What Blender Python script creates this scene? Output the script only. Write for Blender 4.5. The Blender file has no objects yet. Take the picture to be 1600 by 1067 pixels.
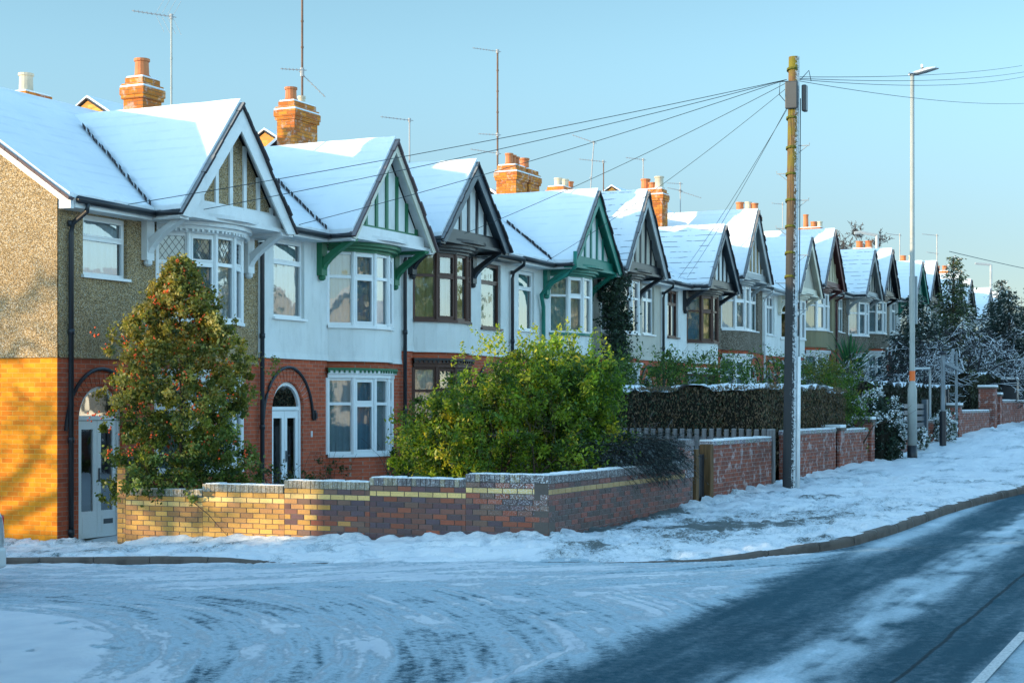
import bpy, math, random
import numpy as np
from mathutils import Vector
random.seed(7); rng=np.random.default_rng(7)
PI=math.pi; R=math.radians
scene=bpy.context.scene; COL=scene.collection
# ------------------------------------------------ camera
cam=bpy.data.cameras.new('camera'); camo=bpy.data.objects.new('camera',cam); COL.objects.link(camo); scene.camera=camo
cam.sensor_width=36; cam.lens=36*2530/1600; cam.shift_y=98.5/1600; cam.clip_end=6000; cam.clip_start=.1
TH=math.atan2(1190,2530)            # bearing off the terrace line
camo.location=(-19.87,-17.2,2.2); camo.rotation_euler=(R(90),0,-(PI/2-TH))
# ------------------------------------------------ sky and sun
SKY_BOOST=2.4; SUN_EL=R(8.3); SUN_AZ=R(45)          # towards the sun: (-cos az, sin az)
tos=Vector((-math.cos(SUN_AZ)*math.cos(SUN_EL),math.sin(SUN_AZ)*math.cos(SUN_EL),math.sin(SUN_EL)))
w=bpy.data.worlds.new('World'); scene.world=w; w.use_nodes=True
wn=w.node_tree.nodes; wl=w.node_tree.links; bg=wn['Background']
sky=wn.new('ShaderNodeTexSky'); sky.sky_type='NISHITA'; sky.sun_disc=False; sky.sun_elevation=R(14); sky.sun_rotation=math.atan2(tos.x,tos.y)
sky.air_density=1.0; sky.dust_density=.35; sky.ozone_density=2.2; sky.altitude=100
tint=wn.new('ShaderNodeMix'); tint.data_type='RGBA'; tint.blend_type='MULTIPLY'; tint.inputs[0].default_value=1
tint.inputs[7].default_value=(1.0,1.04,.91,1)
# hazy low band slightly dimmer; added fill: sky outside the camera's view is brightened to lift the shade
tc=wn.new('ShaderNodeTexCoord'); sx=wn.new('ShaderNodeSeparateXYZ'); wl.new(tc.outputs['Generated'],sx.inputs[0])
def wmap(v,a,b,lo,hi):
    q=wn.new('ShaderNodeMapRange'); q.interpolation_type='SMOOTHSTEP'; wl.new(v,q.inputs[0])
    for k_,z_ in zip((1,2,3,4),(a,b,lo,hi)): q.inputs[k_].default_value=z_
    return q.outputs[0]
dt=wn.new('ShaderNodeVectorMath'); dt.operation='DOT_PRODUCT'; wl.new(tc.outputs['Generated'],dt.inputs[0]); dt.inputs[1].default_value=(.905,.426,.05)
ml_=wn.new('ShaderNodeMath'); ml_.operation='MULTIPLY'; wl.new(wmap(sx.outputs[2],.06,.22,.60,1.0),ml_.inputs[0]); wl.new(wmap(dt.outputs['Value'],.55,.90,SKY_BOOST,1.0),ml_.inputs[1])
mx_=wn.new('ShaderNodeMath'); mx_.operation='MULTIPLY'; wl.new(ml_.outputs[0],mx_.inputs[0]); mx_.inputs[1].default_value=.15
t2=wn.new('ShaderNodeMix'); t2.data_type='RGBA'; wl.new(wmap(sx.outputs[2],.0,.26,0,1),t2.inputs[0]); t2.inputs[6].default_value=(.99,1.00,1.10,1); t2.inputs[7].default_value=(1.0,1.12,.985,1)
wl.new(t2.outputs[2],tint.inputs[7])
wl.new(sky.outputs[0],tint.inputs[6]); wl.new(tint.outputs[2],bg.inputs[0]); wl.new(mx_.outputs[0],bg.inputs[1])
sd=bpy.data.lights.new('sun','SUN'); sd.energy=4.4; sd.angle=R(.6); sd.color=(1,.74,.43)
so=bpy.data.objects.new('sun',sd); COL.objects.link(so); so.rotation_euler=tos.to_track_quat('Z','Y').to_euler()
scene.view_settings.view_transform='Standard'; scene.view_settings.look='None'; scene.view_settings.exposure=.7; scene.view_settings.gamma=1
scene.cycles.max_bounces=6; scene.cycles.transparent_max_bounces=12; scene.cycles.caustics_reflective=False; scene.cycles.caustics_refractive=False

# ------------------------------------------------ noise / terrain helpers
def vnoise(x,y,seed=0):
    x=np.asarray(x,float); y=np.asarray(y,float)
    xi=np.floor(x).astype(np.int64); yi=np.floor(y).astype(np.int64); fx=x-xi; fy=y-yi
    fx=fx*fx*(3-2*fx); fy=fy*fy*(3-2*fy)
    def h(a,b):
        n=(a*374761393+b*668265263+seed*974634777)&0xffffffff
        n=((n^(n>>13))*1274126177)&0xffffffff
        return ((n^(n>>16))&0xffff)/65535.
    return (h(xi,yi)*(1-fx)+h(xi+1,yi)*fx)*(1-fy)+(h(xi,yi+1)*(1-fx)+h(xi+1,yi+1)*fx)*fy
def fbm(x,y,o=4,seed=0):
    s=0;a=.5;t=0
    for i in range(o): s=s+a*vnoise(x*2**i,y*2**i,seed+i); t+=a; a*=.5
    return s/t
def sst(a,b,x):
    t=np.clip((np.asarray(x,float)-a)/(b-a),0,1); return t*t*(3-2*t)
def prof(x): return np.interp(x,[-60,0,6,10.65,15,23,29,39,44,150,400],[-.9,.39,.50,.62,.70,.86,1.10,1.39,1.47,4.1,8])
def gz(x,y):
    x=np.asarray(x,float); y=np.asarray(y,float)
    k=np.where(x>0,np.clip(.045-.0014*x,0,.045),.045)
    return prof(x)-k*np.clip(y+8.4,0,12)
def G(x,y): return float(gz(x,y))

# ------------------------------------------------ node material helper
MATS={}
class NT:
    def __init__(s,name,rough=.8,spec=.3):
        s.m=bpy.data.materials.new(name); s.m.use_nodes=True; s.t=s.m.node_tree; s.b=s.t.nodes['Principled BSDF']
        s.b.inputs['Roughness'].default_value=rough; s.b.inputs['Specular IOR Level'].default_value=spec
        s._pos=None
    def n(s,k,**kw):
        x=s.t.nodes.new('ShaderNode'+k)
        for a,b in kw.items(): setattr(x,a,b)
        return x
    def L(s,a,b): s.t.links.new(a,b)
    def put(s,inp,v):
        if isinstance(v,(int,float)): inp.default_value=v
        elif isinstance(v,tuple): inp.default_value=v if len(v)==4 or len(inp.default_value)==3 else v+(1,)
        else: s.L(v,inp)
    def pos(s):
        if s._pos is None: s._pos=s.n('NewGeometry')
        return s._pos.outputs['Position']
    def nz(s):
        s.pos(); x=s.n('SeparateXYZ'); s.L(s._pos.outputs['Normal'],x.inputs[0]); return x.outputs[2]
    def math(s,op,a,b=0,c=None,clamp=False):
        x=s.n('Math',operation=op,use_clamp=clamp); s.put(x.inputs[0],a); s.put(x.inputs[1],b)
        if c is not None: s.put(x.inputs[2],c)
        return x.outputs[0]
    def vec(s,sc=(1,1,1)):
        x=s.n('Mapping'); x.inputs['Scale'].default_value=sc; s.L(s.pos(),x.inputs[0]); return x.outputs[0]
    def noise(s,scale,det=3,rough=.5,v=None,dist=0):
        x=s.n('TexNoise'); x.inputs['Scale'].default_value=scale; x.inputs['Detail'].default_value=det; x.inputs['Roughness'].default_value=rough; x.inputs['Distortion'].default_value=dist
        s.L(v if v is not None else s.pos(),x.inputs['Vector']); return x.outputs['Fac']
    def ramp(s,f,a,b,lo=0,hi=1):
        x=s.n('MapRange',interpolation_type='SMOOTHSTEP'); s.put(x.inputs[0],f)
        x.inputs[1].default_value=a; x.inputs[2].default_value=b; x.inputs[3].default_value=lo; x.inputs[4].default_value=hi; return x.outputs[0]
    def mix(s,f,a,b,blend='MIX'):
        x=s.n('Mix',data_type='RGBA',blend_type=blend); s.put(x.inputs[0],f); s.put(x.inputs[6],a); s.put(x.inputs[7],b); return x.outputs[2]
    def bump(s,h,strength=.5,dist=.02):
        x=s.n('Bump'); x.inputs['Strength'].default_value=strength; x.inputs['Distance'].default_value=dist; s.L(h,x.inputs['Height']); s.L(x.outputs[0],s.b.inputs['Normal'])
    def col(s,c): s.put(s.b.inputs['Base Color'],c); return s.m
    def attr(s,name='col'):
        x=s.n('Attribute'); x.attribute_name=name; return x
SNOW=(.75,.79,.81)
def m_paint(name,c,rough=.45,dirt=.25,snow=0):
    t=NT(name,rough,.4); f=t.noise(3,5,.6); g=t.noise(45,3)
    dk=tuple(x*.62 for x in c)
    k=t.mix(t.ramp(f,.42,.75,0,dirt*1.6),c,dk); k=t.mix(t.ramp(g,.5,.8,0,.25),k,dk)
    if snow: k=t.mix(t.math('MULTIPLY',t.ramp(t.nz(),.35,.7),snow),k,SNOW)
    t.bump(g,.15,.004); return t.col(k)
def m_render(name,c,streak=.35):
    t=NT(name,.9,.15); v=t.vec((1.1,1.1,.45)); a=t.noise(2.2,7,.66,v); b=t.noise(.9,4); g=t.noise(90,2)
    k=t.mix(t.ramp(a,.45,.78,0,streak),c,tuple(x*.5 for x in c)); k=t.mix(t.ramp(b,.4,.75,0,.3),k,(c[0]*.75,c[1]*.73,c[2]*.66))
    k=t.mix(t.ramp(t.noise(4,6,.7,t.vec((1.3,1.3,.22))),.54,.80,0,.30),k,(.16,.16,.14)); k=t.mix(t.ramp(t.noise(30,3,.6),.66,.74,0,.25),k,(.2,.2,.18))
    t.bump(t.math('ADD',g,t.math('MULTIPLY',b,2.)),.5,.008); return t.col(k)
def m_pebble(name,c,dk=.3):
    t=NT(name,.9,.25); v=t.n('TexVoronoi'); v.inputs['Scale'].default_value=78; t.L(t.pos(),v.inputs['Vector'])
    sep=t.n('SeparateColor'); t.L(v.outputs['Color'],sep.inputs[0])
    f=sep.outputs[0]; k=t.mix(t.ramp(f,.1,.95),tuple(x*dk for x in c),tuple(min(1,x*1.55) for x in c))
    k=t.mix(t.ramp(sep.outputs[1],.82,.9,0,.8),k,(.62,.58,.48))
    k=t.mix(t.ramp(t.noise(.8,5,.6),.42,.75,0,.45),k,tuple(x*.45 for x in c),'MIX')
    h=t.math('MULTIPLY',v.outputs['Distance'],-1); t.bump(h,.9,.012); return t.col(k)
def brickcoord(t):
    s=t.n('SeparateXYZ'); t.L(t.pos(),s.inputs[0]); c=t.n('CombineXYZ'); t.L(t.math('ADD',s.outputs[0],s.outputs[1]),c.inputs[0]); t.L(s.outputs[2],c.inputs[1]); return c.outputs[0]
def m_brick(name,c1,c2,mortar=(.42,.36,.3),snow=.0,dirt=.35,bw=.225):
    t=NT(name,.88,.2); b=t.n('TexBrick'); v=brickcoord(t); t.L(v,b.inputs['Vector'])
    b.inputs['Scale'].default_value=1; b.inputs['Brick Width'].default_value=bw; b.inputs['Row Height'].default_value=.075
    b.inputs['Mortar Size'].default_value=.0055; b.inputs['Mortar Smooth'].default_value=.3; b.inputs['Bias'].default_value=-.1
    b.inputs['Color1'].default_value=c1+(1,); b.inputs['Color2'].default_value=c2+(1,); b.inputs['Mortar'].default_value=mortar+(1,)
    k=b.outputs['Color']; n1=t.noise(9,4,.6); n2=t.noise(.7,5,.6)
    k=t.mix(t.ramp(n1,.35,.8,0,.5),k,tuple(x*.55 for x in c1)); k=t.mix(t.ramp(n2,.45,.8,0,dirt),k,(.05,.04,.03))
    if snow: k=t.mix(t.math('MULTIPLY',t.ramp(t.noise(5,5,.7),.52,.62),snow),k,SNOW)
    k=t.mix(t.ramp(t.nz(),.5,.8),k,SNOW)
    h=t.math('ADD',t.math('MULTIPLY',b.outputs['Fac'],-1),t.math('MULTIPLY',t.noise(60,3),.35)); t.bump(h,.8,.01); return t.col(k)
def m_attr(name,rough=.85,bumpsc=70,snow=0,spec=.2,frost=0,bs=.5):
    t=NT(name,rough,spec); k=t.attr().outputs['Color']; g=t.noise(bumpsc,3); k=t.mix(t.ramp(g,.4,.8,0,.35),k,(.05,.045,.04))
    k=t.mix(t.ramp(t.noise(2.5,5,.6),.5,.8,0,.35),k,(.06,.05,.045))
    if frost: k=t.mix(t.math('MULTIPLY',t.ramp(t.noise(48,5,.8),.49,.62),t.attr('fr').outputs['Fac']),k,SNOW)
    if snow: k=t.mix(t.math('MULTIPLY',t.ramp(t.nz(),.5,.75),snow),k,SNOW)
    t.bump(g,bs,.006); return t.col(k)
def m_snow(name,courses=0,dirt=.0):
    t=NT(name,.75,.35); a=t.noise(1.3,5,.55); b=t.noise(26,4,.6)
    k=t.mix(t.ramp(a,.35,.75),SNOW,(.70,.75,.78))
    if courses:
        s=t.n('SeparateXYZ'); t.L(t.pos(),s.inputs[0])
        z=t.math('MULTIPLY',t.math('ADD',s.outputs[2],t.math('MULTIPLY',t.noise(3,3),.06)),1/.19)
        fr=t.math('FRACT',z); e=t.ramp(fr,.80,.93); e=t.math('MULTIPLY',e,t.ramp(t.noise(2.0,4,.6),.44,.56))
        k=t.mix(t.math('MULTIPLY',e,courses),k,(.07,.08,.1))
    else:
        s=t.n('SeparateXYZ'); t.L(t.pos(),s.inputs[0])
        fr=t.math('FRACT',t.math('MULTIPLY',t.math('ADD',s.outputs[2],t.math('MULTIPLY',t.noise(2,3),.05)),1/.19)); e=t.math('MULTIPLY',t.ramp(fr,.6,.95),t.ramp(t.noise(1.4,4,.6),.42,.62)); k=t.mix(t.math('MULTIPLY',e,.22),k,(.42,.48,.56))
    if dirt: k=t.mix(t.ramp(t.noise(6,6,.7),.56,.7,0,dirt),k,(.10,.11,.11))
    h=t.math('ADD',t.math('MULTIPLY',a,2.),t.math('MULTIPLY',b,.3)); t.bump(h,.35,.05); return t.col(k)
def m_glass(name,tr=.70,r=.02,ior=1.45):
    t=NT(name); m=t.m; nt=t.t; out=nt.nodes['Material Output']; nt.nodes.remove(t.b)
    tb=t.n('BsdfTransparent'); tb.inputs[0].default_value=(.82,.9,.9,1); gl=t.n('BsdfGlossy'); gl.inputs['Roughness'].default_value=r
    fr=t.n('Fresnel'); fr.inputs['IOR'].default_value=ior; ms=t.n('MixShader')
    bp=t.n('Bump'); bp.inputs['Strength'].default_value=.25; bp.inputs['Distance'].default_value=.006; t.L(t.noise(2.2,2),bp.inputs['Height']); t.L(bp.outputs[0],gl.inputs['Normal'])
    t.L(t.math('MINIMUM',t.math('ADD',fr.outputs[0],1-tr-.1),1),ms.inputs[0]); t.L(tb.outputs[0],ms.inputs[1]); t.L(gl.outputs[0],ms.inputs[2]); t.L(ms.outputs[0],out.inputs[0]); return m
def m_leaf(name,rough=.45,trans=.48,snow=0,spec=.4):
    t=NT(name,rough,spec); k=t.attr().outputs['Color']
    if snow: k=t.mix(t.math('MULTIPLY',t.ramp(t.noise(3.5,3),.47,.55),snow),k,SNOW)
    t.col(k); out=t.t.nodes['Material Output']; tr=t.n('BsdfTranslucent'); ms=t.n('MixShader'); ms.inputs[0].default_value=trans
    t.L(t.mix(1.,k,(1.6,1.5,.7),'MULTIPLY'),tr.inputs[0]); t.L(t.b.outputs[0],ms.inputs[1]); t.L(tr.outputs[0],ms.inputs[2]); t.L(ms.outputs[0],out.inputs[0]); return t.m
def m_bark(name,c,snow=.9,lo=.25):
    t=NT(name,.9,.1); k=t.mix(t.ramp(t.noise(20,4),.3,.7),c,tuple(x*.5 for x in c)); k=t.mix(t.math('MULTIPLY',t.ramp(t.nz(),lo,lo+.3),snow),k,SNOW); return t.col(k)
def m_wood(name,c,snow=.9):
    t=NT(name,.8,.2); g=t.noise(9,5,.6,t.vec((3,3,.25))); k=t.mix(t.ramp(g,.3,.75),c,tuple(x*.45 for x in c))
    if snow: k=t.mix(t.math('MULTIPLY',t.ramp(t.nz(),.45,.7),snow),k,SNOW)
    t.bump(g,.3,.01); return t.col(k)

M=dict(
 pebble=m_pebble('pebbledash_brown',(.35,.245,.125),.42), pebble_dark=m_pebble('pebbledash_dark',(.17,.135,.10)), olive=m_render('render_olive',(.27,.24,.15)),
 white_r=m_render('render_white',(.74,.76,.74),.42), cream_r=m_render('render_cream',(.52,.49,.42),.5), grey_r=m_render('render_grey',(.42,.43,.42),.5),
 brick_side=m_brick('brick_side',(.92,.33,.018),(.68,.17,.014),(.74,.42,.09),dirt=.18), brick_front=m_brick('brick_front',(.56,.12,.055),(.36,.075,.04),(.42,.28,.21),dirt=.35),
 brick_chim=m_brick('brick_chimney',(.62,.22,.03),(.36,.09,.025),(.20,.13,.07),.22,.3), brick_wall=m_brick('brick_boundary',(.30,.085,.05),(.16,.06,.05),(.30,.27,.25),.30,.4),
 brick_far=m_brick('brick_rear',(.72,.36,.08),(.5,.2,.05),(.4,.26,.12)),
 white=m_paint('paint_white',(.72,.74,.74)), upvc=m_paint('upvc_white',(.80,.82,.82),.3,.08), cream=m_paint('paint_cream',(.62,.60,.50)), green=m_paint('paint_green',(.02,.15,.07)),
 teal=m_paint('paint_teal',(.015,.19,.14)), black=m_paint('paint_black',(.022,.026,.032),.35), navy=m_paint('paint_slate',(.06,.085,.11),.4,.5), brown=m_paint('paint_brown',(.075,.028,.02),.35),
 maroon=m_paint('paint_maroon',(.10,.03,.03)), grey=m_paint('paint_grey',(.30,.33,.34)), beige=m_paint('paint_beige',(.45,.40,.28)),
 tile=m_paint('roof_tile_dark',(.035,.03,.035),.8,.4,.25), tile_br=m_paint('roof_tile_brown',(.11,.075,.08),.8,.4,.15), pot=m_paint('terracotta',(.52,.17,.06),.7,.5), pot_w=m_paint('pot_buff',(.55,.48,.36),.7,.5,.8),
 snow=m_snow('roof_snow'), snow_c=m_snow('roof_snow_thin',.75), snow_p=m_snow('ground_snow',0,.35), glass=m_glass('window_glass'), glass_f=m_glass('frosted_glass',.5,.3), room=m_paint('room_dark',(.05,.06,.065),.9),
 curtain=m_paint('net_curtain',(.52,.62,.70),.9,.3), curtain_w=m_paint('curtain_warm',(.60,.56,.52),.9,.3), curtain_b=m_paint('curtain_blue',(.16,.36,.50),.9,.3), curtain_r=m_paint('curtain_plum',(.22,.09,.12),.9,.3), curtain_y=m_paint('curtain_gold',(.55,.46,.22),.9,.3), blind=m_paint('blind_teal',(.30,.52,.54),.9,.1),
 lead=m_paint('window_lead',(.09,.10,.11),.5), metal=m_paint('galvanised',(.36,.39,.40),.4,.3), metal_l=m_paint('lamp_column_grey',(.34,.36,.34),.45,.25), alu=m_paint('aerial_alloy',(.33,.33,.33),.4,.2,.3), rust=m_paint('mast_rust',(.16,.09,.06),.7,.5),
 concrete=m_paint('kerb_stone',(.125,.105,.09),.9,.9), step=m_paint('step_stone',(.20,.19,.14),.9,.6), orange=m_paint('orange_band',(.85,.16,.03)), boxgrey=m_paint('box_grey',(.035,.045,.055),.5), red=m_paint('red_paint',(.20,.012,.015),.3), cable=m_paint('cable_black',(.03,.05,.06),.6),
 rubber=m_paint('tyre_rubber',(.02,.02,.02),.8), carw=m_paint('car_body_silver',(.50,.52,.52),.25,.05), lens=m_paint('tail_light_red',(.45,.01,.01),.15,0),
 gbrick=m_attr('garden_bricks',.8,60,.95,.25,1), leaf=m_leaf('leaf'), holly=m_leaf('holly_leaf',.42,.45,0,.35), leaf_s=m_leaf('leaf_snowy',.5,.2,.6), leaf_d=m_leaf('leaf_dark',.7,.1), berry=m_paint('holly_berry',(.85,.11,.02),.45,.0),
 bark=m_bark('bark',(.10,.075,.055),.0), bark_s=m_bark('bark_snowy',(.05,.05,.055),.75,.35), twig=m_bark('twig_far',(.10,.085,.08),.15), wood_f=m_wood('fence_wood',(.20,.19,.19)), wood_g=m_wood('gate_wood',(.16,.09,.04),.2), wood_t=m_wood('timber_grey',(.25,.28,.30)))

# ------------------------------------------------ object helpers
def link(o,parent=None,label=None,cat=None,group=None,kind=None):
    COL.objects.link(o)
    if parent is not None: o.parent=parent
    if label: o['label']=label
    if cat: o['category']=cat
    if group: o['group']=group
    if kind: o['kind']=kind
    return o
def thing(name,loc,label,cat,group=None,rz=0):
    o=bpy.data.objects.new(name,None); o.location=loc; o.rotation_euler=(0,0,rz); o.empty_display_size=.3
    return link(o,None,label,cat,group)
class MB:
    """collects shapes; link() makes ONE mesh object of them"""
    def __init__(s): s.v=[]; s.f=[]; s.mi=[]; s.c=[]; s.cur=0; s.cc=(.5,.5,.5); s.fr=[]; s.curfr=0.
    def face(s,*i): s.f.append(tuple(i)); s.mi.append(s.cur); s.c.append(s.cc); s.fr.append(s.curfr)
    def poly(s,pts): n=len(s.v); s.v+= [tuple(p) for p in pts]; s.face(*range(n,n+len(pts)))
    def obox(s,o,u,v,n_):
        o=Vector(o);u=Vector(u);v=Vector(v);n_=Vector(n_); k=len(s.v)
        for a in (0,1):
            for b in (0,1):
                for c in (0,1): s.v.append(tuple(o+u*a+v*b+n_*c))
        for q in ((0,1,3,2),(4,6,7,5),(0,4,5,1),(2,3,7,6),(0,2,6,4),(1,5,7,3)): s.face(*[k+i for i in q])
    def box(s,x0,x1,y0,y1,z0,z1): s.obox((x0,y0,z0),(x1-x0,0,0),(0,y1-y0,0),(0,0,z1-z0))
    def tube(s,pts,r,n=6,r2=None,cap=True):
        pts=[Vector(p) for p in pts]; k=len(s.v); m=len(pts)
        for i,p in enumerate(pts):
            d=(pts[min(i+1,m-1)]-pts[max(i-1,0)])
            if d.length<1e-9: d=Vector((0,0,1))
            d.normalize(); a=d.cross(Vector((0,0,1)) if abs(d.z)<.9 else Vector((1,0,0))).normalized(); b=d.cross(a)
            rr=r[i] if isinstance(r,(list,tuple)) else (r+(r2-r)*i/(m-1) if r2 is not None else r)
            for j in range(n):
                t=2*PI*j/n; s.v.append(tuple(p+a*math.cos(t)*rr+b*math.sin(t)*rr))
        for i in range(m-1):
            for j in range(n): s.face(k+i*n+j,k+i*n+(j+1)%n,k+(i+1)*n+(j+1)%n,k+(i+1)*n+j)
        if cap: s.face(*[k+j for j in range(n)][::-1]); s.face(*[k+(m-1)*n+j for j in range(n)])
    def lathe(s,c,pr,n=16):
        k=len(s.v)
        for (r,z) in pr:
            for j in range(n): s.v.append((c[0]+r*math.cos(2*PI*j/n),c[1]+r*math.sin(2*PI*j/n),c[2]+z))
        for i in range(len(pr)-1):
            for j in range(n): s.face(k+i*n+j,k+i*n+(j+1)%n,k+(i+1)*n+(j+1)%n,k+(i+1)*n+j)
        s.face(*[k+j for j in range(n)][::-1]); s.face(*[k+(len(pr)-1)*n+j for j in range(n)])
    def prism(s,pts,d):
        pts=[Vector(p) for p in pts]; d=Vector(d); k=len(s.v); n=len(pts)
        s.v+=[tuple(p) for p in pts]+[tuple(p+d) for p in pts]
        s.face(*[k+i for i in range(n)][::-1]); s.face(*[k+n+i for i in range(n)])
        for i in range(n): s.face(k+i,k+(i+1)%n,k+n+(i+1)%n,k+n+i)
    def link(s,name,mat,parent=None,smooth=False,bevel=0,**kw):
        me=bpy.data.meshes.new(name); me.from_pydata(s.v,[],s.f)
        mats=mat if isinstance(mat,(list,tuple)) else [mat]
        for m in mats: me.materials.append(M[m] if isinstance(m,str) else m)
        if len(mats)>1: me.polygons.foreach_set('material_index',s.mi)
        if any(c!=(.5,.5,.5) for c in s.c[:1]+s.c[-1:]):
            a=me.attributes.new('col','FLOAT_COLOR','FACE'); a.data.foreach_set('color',np.array([tuple(c)+(1,) for c in s.c],float).ravel())
            a=me.attributes.new('fr','FLOAT','FACE'); a.data.foreach_set('value',np.array(s.fr,float))
        if smooth: me.polygons.foreach_set('use_smooth',[True]*len(me.polygons))
        me.update(); o=bpy.data.objects.new(name,me)
        if bevel: b=o.modifiers.new('bevel','BEVEL'); b.width=bevel; b.segments=2; b.limit_method='ANGLE'
        return link(o,parent,**kw)
def npmesh(name,V,F,mat,parent=None,smooth=False,attrs=None,cols=None,**kw):
    """numpy mesh: V (n,3), F (m,k)"""
    me=bpy.data.meshes.new(name); n=len(V); m,k=F.shape
    me.vertices.add(n); me.vertices.foreach_set('co',np.asarray(V,np.float32).ravel())
    me.loops.add(m*k); me.loops.foreach_set('vertex_index',F.astype(np.int32).ravel())
    me.polygons.add(m); me.polygons.foreach_set('loop_start',np.arange(0,m*k,k,dtype=np.int32)); me.polygons.foreach_set('loop_total',np.full(m,k,np.int32))
    if smooth: me.polygons.foreach_set('use_smooth',np.ones(m,bool))
    me.update(calc_edges=True); me.materials.append(M[mat] if isinstance(mat,str) else mat)
    if cols is not None:
        a=me.attributes.new('col','FLOAT_COLOR','FACE'); a.data.foreach_set('color',np.c_[cols,np.ones(m)].astype(np.float32).ravel())
    for kx,val in (attrs or {}).items():
        a=me.attributes.new(kx,'FLOAT','POINT'); a.data.foreach_set('value',np.asarray(val,np.float32).ravel())
    o=bpy.data.objects.new(name,me); return link(o,parent,**kw)
def leaves(name,P,size,cols,mat,parent=None,aspect=.5,down=0.,dirs=None,**kw):
    n=len(P); d=rng.normal(size=(n,3)) if dirs is None else dirs+rng.normal(size=(n,3))*.35
    d[:,2]-=down; d/=np.linalg.norm(d,axis=1)[:,None]
    e=np.cross(d,rng.normal(size=(n,3))); e/=np.linalg.norm(e,axis=1)[:,None]
    sz=(size*rng.uniform(.45,1.5,n))[:,None]; a=d*sz; b=e*sz*aspect
    V=np.stack([P-a*.5,P+b*.5,P+a*.5,P-b*.5],1).reshape(-1,3); F=np.arange(4*n).reshape(n,4)
    return npmesh(name,V,F,mat,parent,cols=cols,**kw)
def pal(n,cs,var=.3,wts=None):
    cs=np.array(cs); i=rng.choice(len(cs),n,p=wts); return np.clip(cs[i]*rng.uniform(1-var,1+var,(n,1)),0,1)
def cpal(idx,n_c,cs,var=.2,cvar=.35,wts=None,hi=None,P=None):
    """leaf colours that vary clump by clump as well as leaf by leaf"""
    cs=np.array(cs); ci=rng.choice(len(cs),n_c,p=wts); cb=rng.uniform(1-cvar,1+cvar,n_c); c=cs[ci][idx]*cb[idx][:,None]
    m=rng.random(len(idx))<.3; c[m]=cs[rng.choice(len(cs),m.sum(),p=wts)]
    return np.clip(c*rng.uniform(1-var,1+var,(len(idx),1)),0,1)
def clumps(n_c,per,shape,spread):
    """shape(n)-> clump centres; leaves scattered round each"""
    c=shape(n_c); wt=rng.gamma(1.6,1,len(c)); idx=rng.choice(len(c),n_c*per,p=wt/wt.sum()); return c[idx]+rng.normal(size=(len(idx),3))*spread*rng.uniform(.5,1.3,(len(c),1))[idx], idx

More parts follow.
